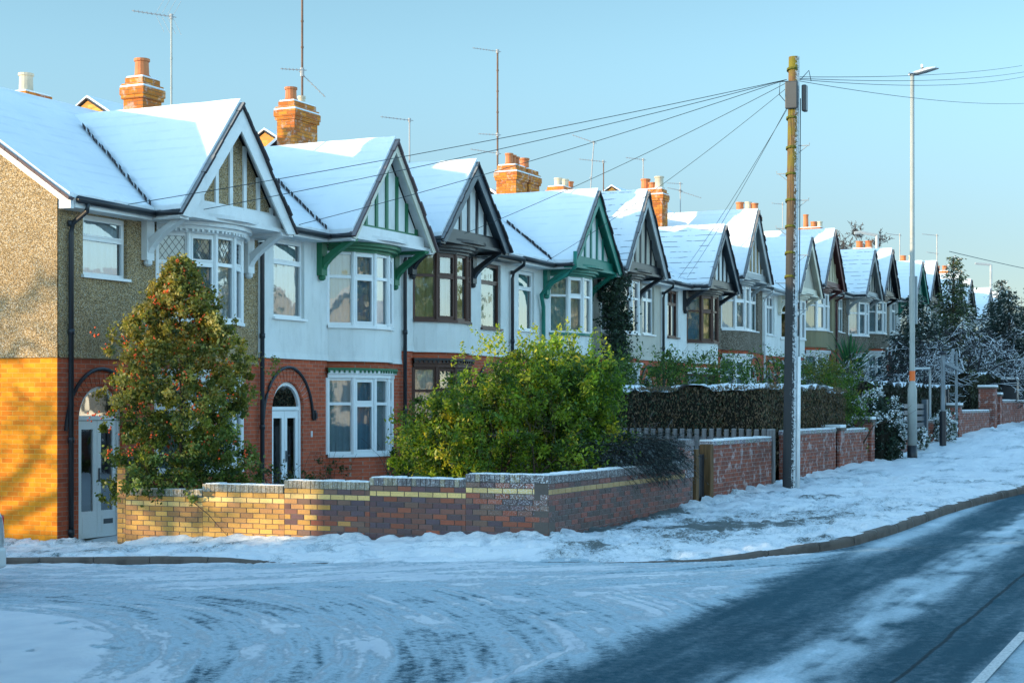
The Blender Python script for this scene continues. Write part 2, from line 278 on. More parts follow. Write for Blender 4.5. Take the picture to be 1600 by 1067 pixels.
# ------------------------------------------------ SETTING: ground sheets
def ground_sheet():
    xs=np.r_[-2500,-600,-150,-70,np.linspace(-60,150,43),220,400,900,2500]; ys=np.r_[-2500,-600,-150,-60,np.linspace(-40,40,21),80,200,600,2500]
    X,Y=np.meshgrid(xs,ys,indexing='ij'); Z=gz(X,Y)-.45
    i=np.arange(len(xs)-1)[:,None]*len(ys)+np.arange(len(ys)-1)[None]; F=np.stack([i,i+len(ys),i+len(ys)+1,i+1],-1).reshape(-1,4)
    npmesh('ground',np.c_[X.ravel(),Y.ravel(),Z.ravel()],F,'snow_p',smooth=True,kind='structure')
ground_sheet()
def gridF(nx,ny):
    i=np.arange(nx-1)[:,None]*ny+np.arange(ny-1)[None]; return np.stack([i,i+ny,i+ny+1,i+1],-1).reshape(-1,4)
def road():
    xs=np.r_[np.arange(-24,-13,.3),np.arange(-13,9,.045),np.arange(9,30,.15),np.arange(30,160,2.)]
    ys=np.r_[np.arange(-19.5,-16.5,.15),np.arange(-16.5,-2.,.045),np.arange(-2,16,.2)]
    X,Y=np.meshgrid(xs,ys,indexing='ij'); Z=gz(X,Y)-.10
    # ---- where the snow lies: swept wheel tracks on the main road, arcs where traffic turns out of the side road
    nl=fbm(X*.35,Y*5,4,3); nf=fbm(X*2.2,Y*4,4,9); nk=fbm(X*1.0,Y*9,4,13)
    main=np.exp(-((Y+13.85+.25*(nl-.5))/.34)**2)*(.02+.72*nf+.5*(nk-.5))*(.55+.7*fbm(X*.45,Y*.3,2,88))+.05
    main+=np.exp(-((Y+12.50)/.22)**2)*.55*sst(-1.0,2.5,X)*(.3+nf)
    main+=.16*(nk-.42)+.12*(fbm(X*.5,Y*1.2,3,44)-.4)
    main+=.50*sst(-15.0,-15.5,Y)*(.35+nf)
    rL=np.hypot(X+12.4,Y+3.3); aL=np.arctan2(Y+3.3,X+12.4); rR=np.hypot(X-5.2,Y+3.2); aR=np.arctan2(Y+3.2,X-5.2)
    wR=sst(-5.6,-3.4,X+.25*Y+2.0)
    pL=.5*fbm(rL*4.,aL*4,5,21)+.5*fbm(rL*11,aL*6,4,22); pR=.5*fbm(rR*3.5,aR*5,5,31)+.5*fbm(rR*11,aR*8,4,32); pp=pL*(1-wR)+pR*wR
    lump=fbm(X*1.3,Y*1.3,5,51); lump2=fbm(X*2.6+7,Y*2.6,5,52)
    side=.60+(pp-.5)*1.45+.25*(lump-.5)
    for rr,wd,am in ((7.05,.13,.34),(7.75,.22,.26),(8.7,.22,.30),(9.6,.3,.22)): side-=am*np.exp(-((rL-rr+.25*(lump-.5))/wd)**2)*(1-wR)*(.3+fbm(rL*6,aL*2,3,8))
    for rr,wd,am in ((8.2,.2,.12),(9.3,.3,.18),(10.4,.25,.12)): side-=am*np.exp(-((rR-rr)/wd)**2)*wR
    side+=.18*wR*sst(-10.8,-8.5,Y)
    loose=sst(6.45,5.7,rL+.5*(lump-.5)); side=side*(1-loose)+loose*(.98-.75*sst(.55,.66,fbm(aL*9,rL*2.6,4,62))*sst(.40,.60,lump2))   # untouched snow inside the turn
    for cx,cy,wx,wy,an in ((-7.2,-8.9,.9,.22,-2.25),(-6.5,-10.0,.8,.20,-2.1),(-4.6,-10.3,1.2,.22,-.75),(-3.5,-10.9,.9,.15,-.7),(-5.5,-11.0,.6,.16,-.6),(-7.9,-10.2,.45,.22,-2.4),(-2.4,-9.5,.9,.12,-.9)):
        ca,sa=math.cos(an),math.sin(an); u=((X-cx)*ca+(Y-cy)*sa)/wx; v=(-(X-cx)*sa+(Y-cy)*ca)/wy; side+=.30*sst(.15,.95,np.exp(-(u*u+v*v)**1.1)*(.5+1.0*pp)-.9*(lump2-.5))*(.4+.6*sst(.4,.55,fbm(X*6,Y*6,3,66)))
    side-=.42*np.exp(-(((X+5.6)/.55)**2+((Y+10.6)/.40)**2))+.05*np.exp(-(((X+8.4)/1.0)**2+((Y+11.1)/.4)**2))+.10*sst(-9.6,-11.0,Y)*sst(-3,-6,X)
    edge=-12.0+.10*(fbm(X*.8,X*0,3,77)-.5)
    W=sst(-.45,.25,Y-edge); side+=.12*np.exp(-((Y+11.75)/.22)**2); fine=fbm(rL*17,aL*5,3,41)*(1-wR)+fbm(rR*17,aR*6,3,42)*wR; side=np.maximum(side+.13,.50+.5*(pp-.5)); side-=(.27*(1-np.abs(2*fine-1))**5+.16*(1-np.abs(2*fbm(X*4+3,Y*12+X*3,4,43)-1))**6)*(1-.6*loose)
    side+=.55*np.exp(-((Y+11.86-.008*(X+9))/.035)**2)*sst(-7.2,-7.6,X)*(.5+lump); S=np.clip(main*(1-W)+side*W,0,1.15)
    hz=.022*sst(.5,1.0,S)*W*(.3+1.2*lump2)+.01*S+.012*W*(pp-.5)
    npmesh('road',np.c_[X.ravel(),Y.ravel(),(Z+hz).ravel()],gridF(len(xs),len(ys)),m_road(),smooth=True,attrs={'snow':S,'mainr':1-W},kind='structure')
def m_road():
    t=NT('road_surface',.8,.15); S=t.attr('snow').outputs['Fac']
    f1=t.noise(62,5,.85); f2=t.noise(10,8,.82); f3=t.noise(240,2,.6); f4=t.noise(30,4,.7)
    th=t.math('ADD',t.math('MULTIPLY',f1,.40),t.math('MULTIPLY',f2,.60)); jit=t.math('SUBTRACT',th,.5)
    d=t.math('SUBTRACT',S,t.math('MULTIPLY',jit,t.math('SUBTRACT',1.75,t.math('MULTIPLY',t.attr('mainr').outputs['Fac'],.95))))
    k1=t.ramp(d,.02,.48); k2=t.ramp(d,.50,.86)
    asp=t.mix(t.ramp(f3,.3,.7),(.010,.055,.082),(.018,.085,.12)); asp=t.mix(t.ramp(t.noise(.6,4),.4,.7,0,.5),asp,(.010,.052,.078))
    asp=t.mix(t.ramp(t.math('ADD',f1,t.math('MULTIPLY',f3,.4)),.72,.95,0,.35),asp,(.15,.33,.42))
    ice=t.mix(t.ramp(f4,.35,.7),(.36,.50,.57),(.52,.62,.68)); ice=t.mix(t.ramp(f1,.56,.72,0,.65),ice,(.07,.13,.17)); ice=t.mix(t.ramp(t.noise(17,5,.8),.64,.70,0,.5),ice,(.10,.07,.05))
    c=t.mix(k1,asp,ice); c=t.mix(k2,c,t.mix(t.ramp(t.noise(2.,4),.3,.7),(.70,.74,.77),(.60,.65,.70)))
    sx=t.n('SeparateXYZ'); t.L(t.pos(),sx.inputs[0])                     # tar joint and cracks along the lane
    yy=t.math('ADD',sx.outputs[1],t.math('ADD',14.63,t.math('MULTIPLY',t.math('SUBTRACT',t.noise(1.2,4,.6),.5),.09)))
    c=t.mix(t.math('MULTIPLY',t.ramp(t.math('ABSOLUTE',yy),.030,.008),.75),c,(.004,.012,.018))
    t.col(c); t.put(t.b.inputs['Roughness'],t.ramp(k2,0,1,.72,.8))
    t.bump(t.math('ADD',t.math('ADD',t.math('MULTIPLY',f2,.9),t.math('MULTIPLY',f1,.4)),t.math('MULTIPLY',k2,.55)),.85,.035); return t.m
road()

KERB=[(-2,16,.11),(-2,8,.11),(-2,2,.11),(-2,-2,.11),(-2,-3.6,.11),(-2,-4.6,.09),(-2,-5.4,.02),(-1.96,-6.5,0),(-1.8,-8.2,0),(-1.45,-9.8,0),(-.83,-10.95,.03),(-.2,-11.45,.08),(.45,-11.8,.11),(1.28,-12.08,.12),(3.5,-12.28,.12),(6.58,-12.36,.12),(9,-12.6,.12),(11.7,-12.96,.12),(16,-13.1,.12),(30,-13.2,.12),(60,-13.2,.12),(160,-13.2,.12)]
INNER=[(0,16),(0,8),(0,2),(0,-2),(0,-3.6),(0,-4.6),(0,-5.4),(0,-6.5),(0,-7.6),(0,-8.2),(.02,-8.4),(.3,-8.4),(.9,-8.4),(1.8,-8.4),(3.8,-8.4),(6.7,-8.4),(9.1,-8.4),(11.9,-8.4),(16,-8.4),(30,-8.4),(60,-8.4),(160,-8.4)]
def resample():
    K=np.array(KERB);I=np.array(INNER); s=[0]
    for i in range(1,len(K)): s.append(s[-1]+max(np.hypot(*(K[i,:2]-K[i-1,:2])),.2))
    s=np.array(s); u=[0]
    while u[-1]<s[-1]:
        y=np.interp(u[-1],s,np.arange(len(K))); kx=np.interp(u[-1],s,K[:,0]); u.append(u[-1]+(.06 if kx<14 and u[-1]>8 else (.5 if kx<60 else 4)))
    u=np.clip(np.array(u),0,s[-1]); f=lambda a:np.interp(u,s,a)
    def sm(a,w=9):
        b=np.convolve(np.pad(a,w,'edge'),np.ones(2*w+1)/(2*w+1),'same')[w:-w]; return b
    return sm(f(K[:,0])),sm(f(K[:,1])),f(K[:,2]),f(I[:,0]),f(I[:,1])
KX,KY,KH,IX,IY=resample()
def pavement():
    nv=64; t=np.linspace(0,1,nv)[None]
    X=KX[:,None]*(1-t)+IX[:,None]*t; Y=KY[:,None]*(1-t)+IY[:,None]*t
    dist=np.hypot(X-KX[:,None],Y-KY[:,None]); wall=np.hypot(X-IX[:,None],Y-IY[:,None])
    zr=gz(X,Y)-.10+KH[:,None]; zi=gz(X,Y)+.02; b=sst(0,1.2,dist); Z=zr*(1-b)+zi*b
    n=fbm(X*1.7,Y*1.7,5,5); n2=fbm(X*5,Y*5,4,15); edge=sst(.0,.12,dist)
    rg=sst(-2,1.5,X)*sst(16,8,X); Z+=edge*(.07*(n-.5)+(.055+.05*rg)*(n2-.5)+.035*(fbm(X*11,Y*11,3,16)-.5)+.02)
    soil=sst(.4,1.,X)*sst(5.8,4.6,X); Z+=edge*np.exp(-(wall/.22)**2)*(.09*fbm(X*2.1,Y*2.1,3,61)+.01)*(1-.9*soil)-edge*soil*np.exp(-(wall/.4)**2)*.035         # snow banked against the walls
    foot=fbm(X*3.3,Y*3.3,3,91); Z-=edge*.06*sst(.54,.64,foot)
    bare=sst(.48,.70,fbm(X*1.1,Y*1.1,4,71))*.24+sst(.5,.62,n2)*.13+.14*rg*sst(.42,.6,fbm(X*1.9,Y*4.5,4,73))+.16*np.exp(-(((X+1.2)/.35)**2))*sst(-4,-1,Y)
    cx,cy=1.6,-9.9; bare=bare+.34*np.exp(-(((X-cx)/3.4)**2+((Y-cy)/.9)**2))*(.3+fbm(X*3,Y*3,4,33)) + .55*np.exp(-(wall/.34)**2)*(.4+n2*1.2)*sst(.6,1.2,X)*sst(5.6,4.2,X)
    bare+= .30*np.exp(-(((X-4.6)/2.2)**2+((Y+11.0)/.45)**2))
    npmesh('pavement',np.c_[X.ravel(),Y.ravel(),Z.ravel()],gridF(len(KX),nv),m_pave(),smooth=True,attrs={'bare':bare},kind='structure')
def m_pave():
    t=NT('pavement_snow',.8,.3); B=t.attr('bare').outputs['Fac']; a=t.noise(13,6,.8); b=t.noise(50,4,.8); c=t.noise(2.2,4)
    th=t.math('ADD',t.math('MULTIPLY',a,.6),t.math('MULTIPLY',b,.4)); d=t.math('ADD',B,t.math('MULTIPLY',t.math('SUBTRACT',th,.5),1.8))
    k=t.mix(t.ramp(c,.3,.7),SNOW,(.66,.71,.75)); k=t.mix(t.ramp(d,.12,.30,0,.5),k,(.30,.40,.46)); k=t.mix(t.ramp(d,.30,.52,0,.9),k,(.06,.075,.07))
    h=t.math('ADD',t.math('MULTIPLY',a,.9),t.math('MULTIPLY',b,.25)); t.bump(h,.55,.05); return t.col(k)
pavement()
def kerb():
    mb=MB(); n=len(KX); i=0; st=.0
    # kerb stones: a continuous band with joints
    pts=[]
    for a in range(0,n,2): pts.append((KX[a],KY[a],KH[a]))
    k=0
    while k<len(pts)-1:
        j=k; L=0
        while j<len(pts)-1 and L<.9: L+=math.hypot(pts[j+1][0]-pts[j][0],pts[j+1][1]-pts[j][1]); j+=1
        seg=pts[k:j+1]
        if max(p[2] for p in seg)>.005 and len(seg)>1:
            base=len(mb.v)
            dz=random.uniform(-.002,.002)
            for q,(x,y,h) in enumerate(seg):
                a=seg[max(q-1,0)]; b=seg[min(q+1,len(seg)-1)]; d=Vector((b[0]-a[0],b[1]-a[1],0)).normalized(); nn=Vector((d.y,-d.x,0))
                if q==0: x+=d.x*.005;y+=d.y*.005
                if q==len(seg)-1: x-=d.x*.005;y-=d.y*.005
                z=G(x,y)-.10+h+dz
                o=-1
                for (e,zz) in ((-.10,z+.0),(.0,z+.004),(.025,z-.012),(.035,z-.04),(.04,z-.3)):
                    mb.v.append((x+nn.x*e*o*-1 if False else x-nn.x*e*-1*1, y-nn.y*e*-1*1, zz))
            m=5
            for q in range(len(seg)-1):
                for r_ in range(m-1): mb.face(base+q*m+r_,base+(q+1)*m+r_,base+(q+1)*m+r_+1,base+q*m+r_+1)
        k=j
    mb.link('kerb','concrete',smooth=False,kind='structure')
kerb()
def garden():
    xs=np.linspace(.1,150,220); ys=np.linspace(-8.2,.6,30); X,Y=np.meshgrid(xs,ys,indexing='ij'); Z=gz(X,Y)-.02+.06*(fbm(X*1.5,Y*1.5,4,12)-.5)
    npmesh('garden_ground',np.c_[X.ravel(),Y.ravel(),Z.ravel()],gridF(220,30),'snow_p',smooth=True,kind='structure')
garden()
mb=MB()
for x0,x1 in [(-13.0,-9.6),(-8.35,-5.0),(-3.7,-.4),(1.3,4.6),(6.3,9.6),(11.3,14.6),(16.3,19.6)]:
    mb.poly([(x0,-15.26,G(x0,-15.3)-.10+.012),(x1,-15.26,G(x1,-15.3)-.10+.012),(x1,-15.17,G(x1,-15.3)-.10+.012),(x0,-15.17,G(x0,-15.3)-.10+.012)])
t=NT('road_paint',.7,.2); f=t.noise(40,4,.7); mp=t.col(t.mix(t.ramp(f,.35,.7,0,.6),(.62,.62,.60),(.2,.21,.22)))
mb.link('road_marking',mp,kind='structure')
# ================================================= HOUSES
def wall_holes(mb,x0,x1,z0,z1,y,holes,th=.12):
    """front wall facing -y with rectangular holes (a,b,c,d) and reveals"""
    xs=sorted({x0,x1,*[h[0] for h in holes],*[h[1] for h in holes]}); zs=sorted({z0,z1,*[h[2] for h in holes],*[h[3] for h in holes]})
    for i in range(len(xs)-1):
        for j in range(len(zs)-1):
            cx=(xs[i]+xs[i+1])/2; cz=(zs[j]+zs[j+1])/2
            if any(h[0]<cx<h[1] and h[2]<cz<h[3] for h in holes): continue
            mb.poly([(xs[i],y,zs[j]),(xs[i+1],y,zs[j]),(xs[i+1],y,zs[j+1]),(xs[i],y,zs[j+1])])
    for a,b,c,d in holes:
        mb.poly([(a,y,c),(a,y,d),(a,y+th,d),(a,y+th,c)]); mb.poly([(b,y,c),(b,y+th,c),(b,y+th,d),(b,y,d)])
        mb.poly([(a,y,c),(a,y+th,c),(b,y+th,c),(b,y,c)]); mb.poly([(a,y,d),(b,y,d),(b,y+th,d),(a,y+th,d)])
def facet_window(fr,gl,cu,ld,o,u,wd,z0,z1,trans,opener=False,leaded=False,bar=.055,depth=.06,curt=True,mull=None,cdep=.10):
    """one glazed facet: o = left bottom point, u = unit dir along, outward normal n"""
    u=Vector(u); n=Vector((u.y,-u.x,0)); o=Vector((o[0],o[1],0)); up=Vector((0,0,1))
    def bar_(a,b,c,d,out=0.,dp=depth): fr.obox(o+u*a+up*c-n*(dp-out),u*(b-a),n*dp,up*(d-c))
    bar_(0,bar,z0,z1); bar_(wd-bar,wd,z0,z1); bar_(bar,wd-bar,z0,z0+bar); bar_(bar,wd-bar,z1-bar,z1)
    zt=None; cells=[]
    ms=[bar]+([] if not mull else [m*wd for m in mull])+[wd-bar]
    for m in (mull or []): bar_(m*wd-.03,m*wd+.03,z0+bar,z1-bar)
    if trans:
        zt=z0+(z1-z0)*trans
        for i in range(len(ms)-1):
            a=ms[i]+(.03 if i else 0); b=ms[i+1]-(.03 if i<len(ms)-2 else 0); bar_(a,b,zt-.03,zt+.03)
            cells+= [(a,b,z0+bar,zt-.03,0),(a,b,zt+.03,z1-bar,1)]
    else: cells=[(bar,wd-bar,z0+bar,z1-bar,0)]
    for (a,b,c,d,top) in cells:
        if opener and (top or opener==2):
            e=.032
            for q in ((a,a+e,c,d),(b-e,b,c,d),(a+e,b-e,c,c+e),(a+e,b-e,d-e,d)): bar_(*q,out=.014,dp=.045)
            a+=e;b-=e;c+=e;d-=e
        P=[o+u*a+up*c-n*.035,o+u*b+up*c-n*.035,o+u*b+up*d-n*.035,o+u*a+up*d-n*.035]; gl.poly(P)
        if leaded and (top or leaded==2):
            s=.115; W=b-a; H=d-c; r=1.35
            for sg in (1,-1):
                k=-int((W+H)/s)-2
                while k*s<W+H+s:
                    pts=[]
                    # line x*r*sg + z = k*s*r
                    for (px,pz) in [(0,None),(W,None)]:
                        z=k*s*r-px*r*sg
                        if 0<=z<=H: pts.append((px,z))
                    for pz in (0,H):
                        x=(k*s*r-pz)/(r*sg)
                        if 0<x<W: pts.append((x,pz))
                    if len(pts)>=2:
                        p,q=pts[0],pts[1]; A=o+u*(a+p[0])+up*(c+p[1])-n*.032; B=o+u*(a+q[0])+up*(c+q[1])-n*.032
                        if (A-B).length>.01: ld.tube([A,B],.0045,4)
                    k+=1
    if curt:
        m=max(6,int(wd/.035)); k=len(cu.v)
        for i in range(m+1):
            x=wd*i/m; dd=cdep+.022*math.sin(i*1.7)+.012*math.sin(i*.77+o.x*3)
            for z in (z0,z1): p=o+u*x-n*dd; cu.v.append((p.x,p.y,z))
        for i in range(m):
            if curt==2 and .38<i/m<.62: continue
            cu.face(k+2*i,k+2*i+2,k+2*i+3,k+2*i+1)
def arc_pts(xl,xr,dep,n,y0=0.):
    w_=(xr-xl)/2; Rr=(w_*w_+dep*dep)/(2*dep); a=math.asin(min(1,w_/Rr)); cx=(xl+xr)/2; cy=y0-dep+Rr
    return [(cx+Rr*math.sin(-a+2*a*i/n),cy-Rr*math.cos(-a+2*a*i/n)) for i in range(n+1)]
def band(mb,pts,z0,z1,off=0.,top=True,bot=True):
    P=[Vector((x,y,0)) for x,y in pts]; Q=[]
    for i,p in enumerate(P):
        a=P[max(i-1,0)];b=P[min(i+1,len(P)-1)]; d=(b-a).normalized(); Q.append(p+Vector((d.y,-d.x,0))*off)
    for i in range(len(P)-1):
        a,b=Q[i],Q[i+1]; mb.poly([(a.x,a.y,z0),(b.x,b.y,z0),(b.x,b.y,z1),(a.x,a.y,z1)])
    if top: mb.poly([(q.x,q.y,z1) for q in Q]+[(P[-1].x,.3,z1),(P[0].x,.3,z1)])
    if bot: mb.poly([(q.x,q.y,z0) for q in Q][::-1]+[(P[0].x,.3,z0),(P[-1].x,.3,z0)])
W5=5.5
def build_house(i,sp):
    e=sp['e']; x0=i*W5; mir=sp['mir']; fl=(lambda x:W5-x) if mir else (lambda x:x)
    H=thing('terraced_house',(x0,0,e),sp['label'],'house','bay-fronted houses of the snowy terrace')
    def X2(a,b): a,b=fl(a),fl(b); return (min(a,b),max(a,b))
    rn=sp['render']; far=i>10
    br='brick_front'
    # --- openings
    if mir: bl,brr=.55,3.0; gl0,gl1=.17,3.57
    else: bl,brr=2.47,4.85; gl0,gl1=1.93,5.33
    gc=(gl0+gl1)/2
    uw=sp.get('uw',(.60,1.62,3.73,5.20)); uw=X2(uw[0],uw[1])+uw[2:]
    dw=X2(.50,1.58)
    # --- upper rendered wall
    mb=MB()
    segs=[(0,bl),(brr,W5)]
    for a,b in segs:
        hs=[uw] if a<uw[0] and uw[1]<b else []
        wall_holes(mb,a,b,2.94,5.45,-.02,hs,.14)
    mb.poly([(bl,-.02,5.36),(brr,-.02,5.36),(brr,-.02,5.5),(bl,-.02,5.5)])
    for a,b in segs: mb.poly([(a,0,2.94),(b,0,2.94),(b,-.045,2.94),(a,-.045,2.94)]); mb.poly([(a,-.045,2.94),(b,-.045,2.94),(b,-.0201,3.06),(a,-.0201,3.06)])
    NB=10
    ba=arc_pts(bl,brr,.60,NB); band(mb,ba,2.94,3.66,0); band(mb,ba,2.93,2.97,.03)
    band(mb,ba,5.14,5.42,-.06,bot=False)
    if i==0:
        for (z0,z1,y1) in ((2.94,5.5,8),):
            mb.poly([(-.02,y1,z0),(-.02,-.02,z0),(-.02,-.02,5.55),(-.02,3.3,7.62),(-.02,y1,4.6)]); mb.poly([(-.045,y1,2.94),(-.045,-.045,2.94),(-.0201,-.02,3.06),(-.0201,y1,3.06)])
    mb.link('wall',rn,H)
    # --- brick ground floor
    mb=MB()
    for a,b in segs:
        hs=[dw+(-.4,2.5)] if a<=dw[0] and dw[1]<=b else []
        wall_holes(mb,a,b,-.5,2.94,0,hs,.16)
    # arch spandrels
    ac=(dw[0]+dw[1])/2; ar=(dw[1]-dw[0])/2; zs=1.97; NA=14
    for k in range(NA):
        t0=PI*k/NA; t1=PI*(k+1)/NA; xa,za=ac-ar*math.cos(t0),zs+ar*math.sin(t0)*.98; xb,zb=ac-ar*math.cos(t1),zs+ar*math.sin(t1)*.98
        mb.poly([(xa,0,za),(xb,0,zb),(xb,0,2.5),(xa,0,2.5)]); mb.poly([(xa,0,za),(xa,.16,za),(xb,.16,zb),(xb,0,zb)])
    band(mb,ba,-.5,1.02,0); band(mb,ba,2.72,2.94,-.05)
    mb.link('brick_wall',br,H)
    if i==0:
        mb=MB(); mb.poly([(0,8,-.6),(0,0,-.6),(0,0,2.96),(0,8,2.96)]); mb.link('side_wall','brick_side',H)
    if i<9:
        mb=MB()
        for k in range(19):
            t0=PI*(k+.06)/19; t1=PI*(k+.94)/19; ri,ro=ar+.012,ar+.24
            P=[(ac-r*math.cos(t),zs+r*math.sin(t)*.98) for r,t in ((ri,t0),(ro,t0),(ro,t1),(ri,t1))]
            mb.prism([(x,-.012,z) for x,z in P],(0,.02,0))
        mb.link('door_arch',br,H)
        mb=MB(); pts=[(ac-(ar+.33)*math.cos(t),-.03,zs-.25+(ar+.33)*math.sin(t)*1.22) for t in [PI*(.02+.96*k/20) for k in range(21)]]
        mb.tube(pts,.03,6); mb.link('hood_moulding','black' ,H)
    # --- door
    mb=MB(); gm=MB(); yd=.10; fm=sp.get('door','upvc')
    for sgn in (-1,1):
        xa=ac+sgn*ar; mb.box(min(xa,xa-sgn*.06),max(xa,xa-sgn*.06),yd-.05,yd+.05,.03,zs)
    n=14
    for k in range(n):
        t0=PI*k/n;t1=PI*(k+1)/n
        P=[(ac-r*math.cos(t),zs+r*math.sin(t)*.98) for r,t in ((ar-.07,t0),(ar+.005,t0),(ar+.005,t1),(ar-.07,t1))]
        mb.prism([(x,yd-.05,z) for x,z in P],(0,.1,0))
    mb.box(ac-ar+.06,ac+ar-.06,yd-.045,yd+.045,zs-.02,zs+.05)
    if i==0: mb.prism([(ac-(ar-.05)*math.cos(PI*k/12),yd+.0,zs+.05+(ar-.09)*math.sin(PI*k/12)) for k in range(13)],(0,.02,0))
    D=mb.link('door',fm,H)
    gm.poly([(ac-(ar-.06)*math.cos(PI*k/12),yd-.02,zs+.05+(ar-.11)*math.sin(PI*k/12)) for k in range(13)])
    for sgn in (-1,1):
        lf=MB(); xa,xb=(ac-ar+.065,ac-.005) if sgn<0 else (ac+.005,ac+ar-.065)
        gb,gt=(.48,1.80) if i==0 else (.14,1.80)
        for q in ((xa,xa+.09,.05,1.94),(xb-.09,xb,.05,1.94),(xa+.09,xb-.09,.05,gb),(xa+.09,xb-.09,gt,1.94)): lf.box(q[0],q[1],yd-.025,yd+.02,q[2],q[3])
        if i==0:
            lf.box(xa+.11,xb-.11,yd-.032,yd-.02,.12,.40)
        lf.link('door_leaf',fm,D); gm.poly([(xa+.09,yd-.0,gb),(xb-.09,yd-.0,gb),(xb-.09,yd-.0,gt),(xa+.09,yd-.0,gt)])
    gm.link('door_glass','glass',D)
    hm=MB(); hm.box(ac+.03,ac+.06,yd-.045,yd-.025,.95,1.17); hm.tube([(ac+.045,yd-.045,1.08),(ac+.045,yd-.07,1.08),(ac+.13,yd-.07,1.08)],.009,6)
    hm.link('door_handle','lead',D)
    if i==0: lb=MB(); lb.box(ac+.15,ac+.38,yd-.037,yd-.0251,.26,.34); lb.box(ac+.17,ac+.36,yd-.043,yd-.037,.28,.325); lb.link('letterbox','lead',D)
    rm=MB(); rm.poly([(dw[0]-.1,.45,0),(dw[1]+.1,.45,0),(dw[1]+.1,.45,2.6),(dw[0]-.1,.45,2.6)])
    mb=MB(); mb.box(dw[0]-.05,dw[1]+.05,-.14,.16,-.4,.028); mb.link('doorstep','step',H)
    # --- small upper window
    fr=MB();gl=MB();cu=MB();ld=MB(); wd=uw[1]-uw[0]
    mull=[.5] if sp.get('uwm') else None
    facet_window(fr,gl,cu,ld,(uw[0],.05),(1,0,0),wd,uw[2],uw[3],.62 if i==0 else .70,opener=True,mull=mull,curt=sp.get('uc',1))
    fr.box(uw[0]-.04,uw[1]+.04,-.08,.05,uw[2]-.045,uw[2]-.002)
    Wn=fr.link('window',sp['frame'],H); gl.link('window_pane',sp.get('uglass','glass'),Wn); cu.link('curtain',sp.get('ucol','curtain'),Wn)
    rm.poly([(uw[0]-.3,.6,uw[2]-.2),(uw[1]+.3,.6,uw[2]-.2),(uw[1]+.3,.6,uw[3]+.2),(uw[0]-.3,.6,uw[3]+.2)])
    # --- bay windows, upper and lower
    f5=arc_pts(bl,brr,.60,5)
    for lv,(z0,z1) in enumerate(((1.06,2.60),(3.66,5.14))):
        fr=MB();gl=MB();ld=MB(); cus=[MB(),MB()]
        for k in range(5):
            a=Vector(f5[k]+(0,));b=Vector(f5[k+1]+(0,)); u=(b-a).normalized(); L=(b-a).length
            tr=.66 if not(lv==0 and i==0) else .7
            facet_window(fr,gl,cus[k%2],ld,(a.x,a.y),u,L,z0,z1,tr,opener=(k in (1,3)) and 2 if not(i==2 and k==0) else False,leaded=(sp.get('lead') if lv else False),curt=sp.get('bc',(1,1))[lv])
            fr.tube([(a.x,a.y,z0),(a.x,a.y,z1)],.045,8)
        fr.tube([(f5[5][0],f5[5][1],z0),(f5[5][0],f5[5][1],z1)],.045,8)
        Bw=fr.link('bay_window',sp['frame'],H); gl.link('bay_pane','glass',Bw)
        if ld.v: ld.link('lead_glazing','lead',Bw)
        cc=sp.get('ccol',(('curtain','curtain_b'),('curtain','curtain')))[lv]
        for q in (0,1):
            if cus[q].v: cus[q].link('curtain',cc[q],Bw)
        sl=MB(); band(sl,f5,z0-.06,z0-.0,.07); sl.link('window_sill',sp.get('sill',sp['frame']),Bw)
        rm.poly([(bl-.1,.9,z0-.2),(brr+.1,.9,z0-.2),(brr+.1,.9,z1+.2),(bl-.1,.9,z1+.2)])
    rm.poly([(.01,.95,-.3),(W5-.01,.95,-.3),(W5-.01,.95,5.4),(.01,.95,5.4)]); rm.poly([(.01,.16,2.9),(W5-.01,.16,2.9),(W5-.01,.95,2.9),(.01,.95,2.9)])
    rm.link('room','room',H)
    co=MB(); band(co,f5,2.60,2.68,.06); band(co,f5,2.68,2.75,.10); co.cur=1; band(co,ba,2.75,2.80,.13)
    for k in range(26):
        t=k/26; j=int(t*5); f=t*5-j; a=Vector(f5[j]);b=Vector(f5[j+1]); p=a+(b-a)*f; d=(b-a).normalized(); nn=Vector((d.y,-d.x))
        co.obox((p.x+nn.x*.08,p.y+nn.y*.08,2.70),(d.x*.035,d.y*.035,0),(nn.x*.045,nn.y*.045,0),(0,0,.05))
    co.link('bay_cornice',[sp.get('corn0','upvc'),sp.get('corn','white')],H)
    # --- canopy above upper bay, tie beam, soffit
    tr=sp['trim']; c2=MB(); band(c2,f5,5.14,5.20,.05); band(c2,ba,5.20,5.26,.13); band(c2,ba,5.26,5.33,.20)
    if i==0:
        for k in range(30):
            t=k/30; j=int(t*10); f=t*10-j; a=Vector(ba[j]);b=Vector(ba[min(j+1,10)]); p=a+(b-a)*f; d=(b-a).normalized(); nn=Vector((d.y,-d.x))
            c2.obox((p.x+nn.x*.10,p.y+nn.y*.10,5.155),(d.x*.04,d.y*.04,0),(nn.x*.05,nn.y*.05,0),(0,0,.045))
    c2.link('bay_canopy',sp.get('can',tr),H)
    zf=5.42; r=sp['r']; za=5.5+r; yf=-.95; hw=(gl1-gl0)/2; m=(za-zf)/hw
    sf=MB(); sf.box(gl0+.12,gl1-.12,-.84,0,5.335,5.40); sf.link('soffit',tr,H)
    gb=MB(); yb=-.70
    gb.poly([(gl0+.25,yb,5.5),(gl1-.25,yb,5.5),(gc,yb,5.5+m*(hw-.25))]); gb.link('gable_wall',sp.get('infill',rn),H)
    tb=MB(); tb.box(gl0+.22,gl1-.22,yb-.09,yb+.02,5.40,5.62)
    bo=arc_pts(gc-.75,gc+.75,.16,8,yb-.09)
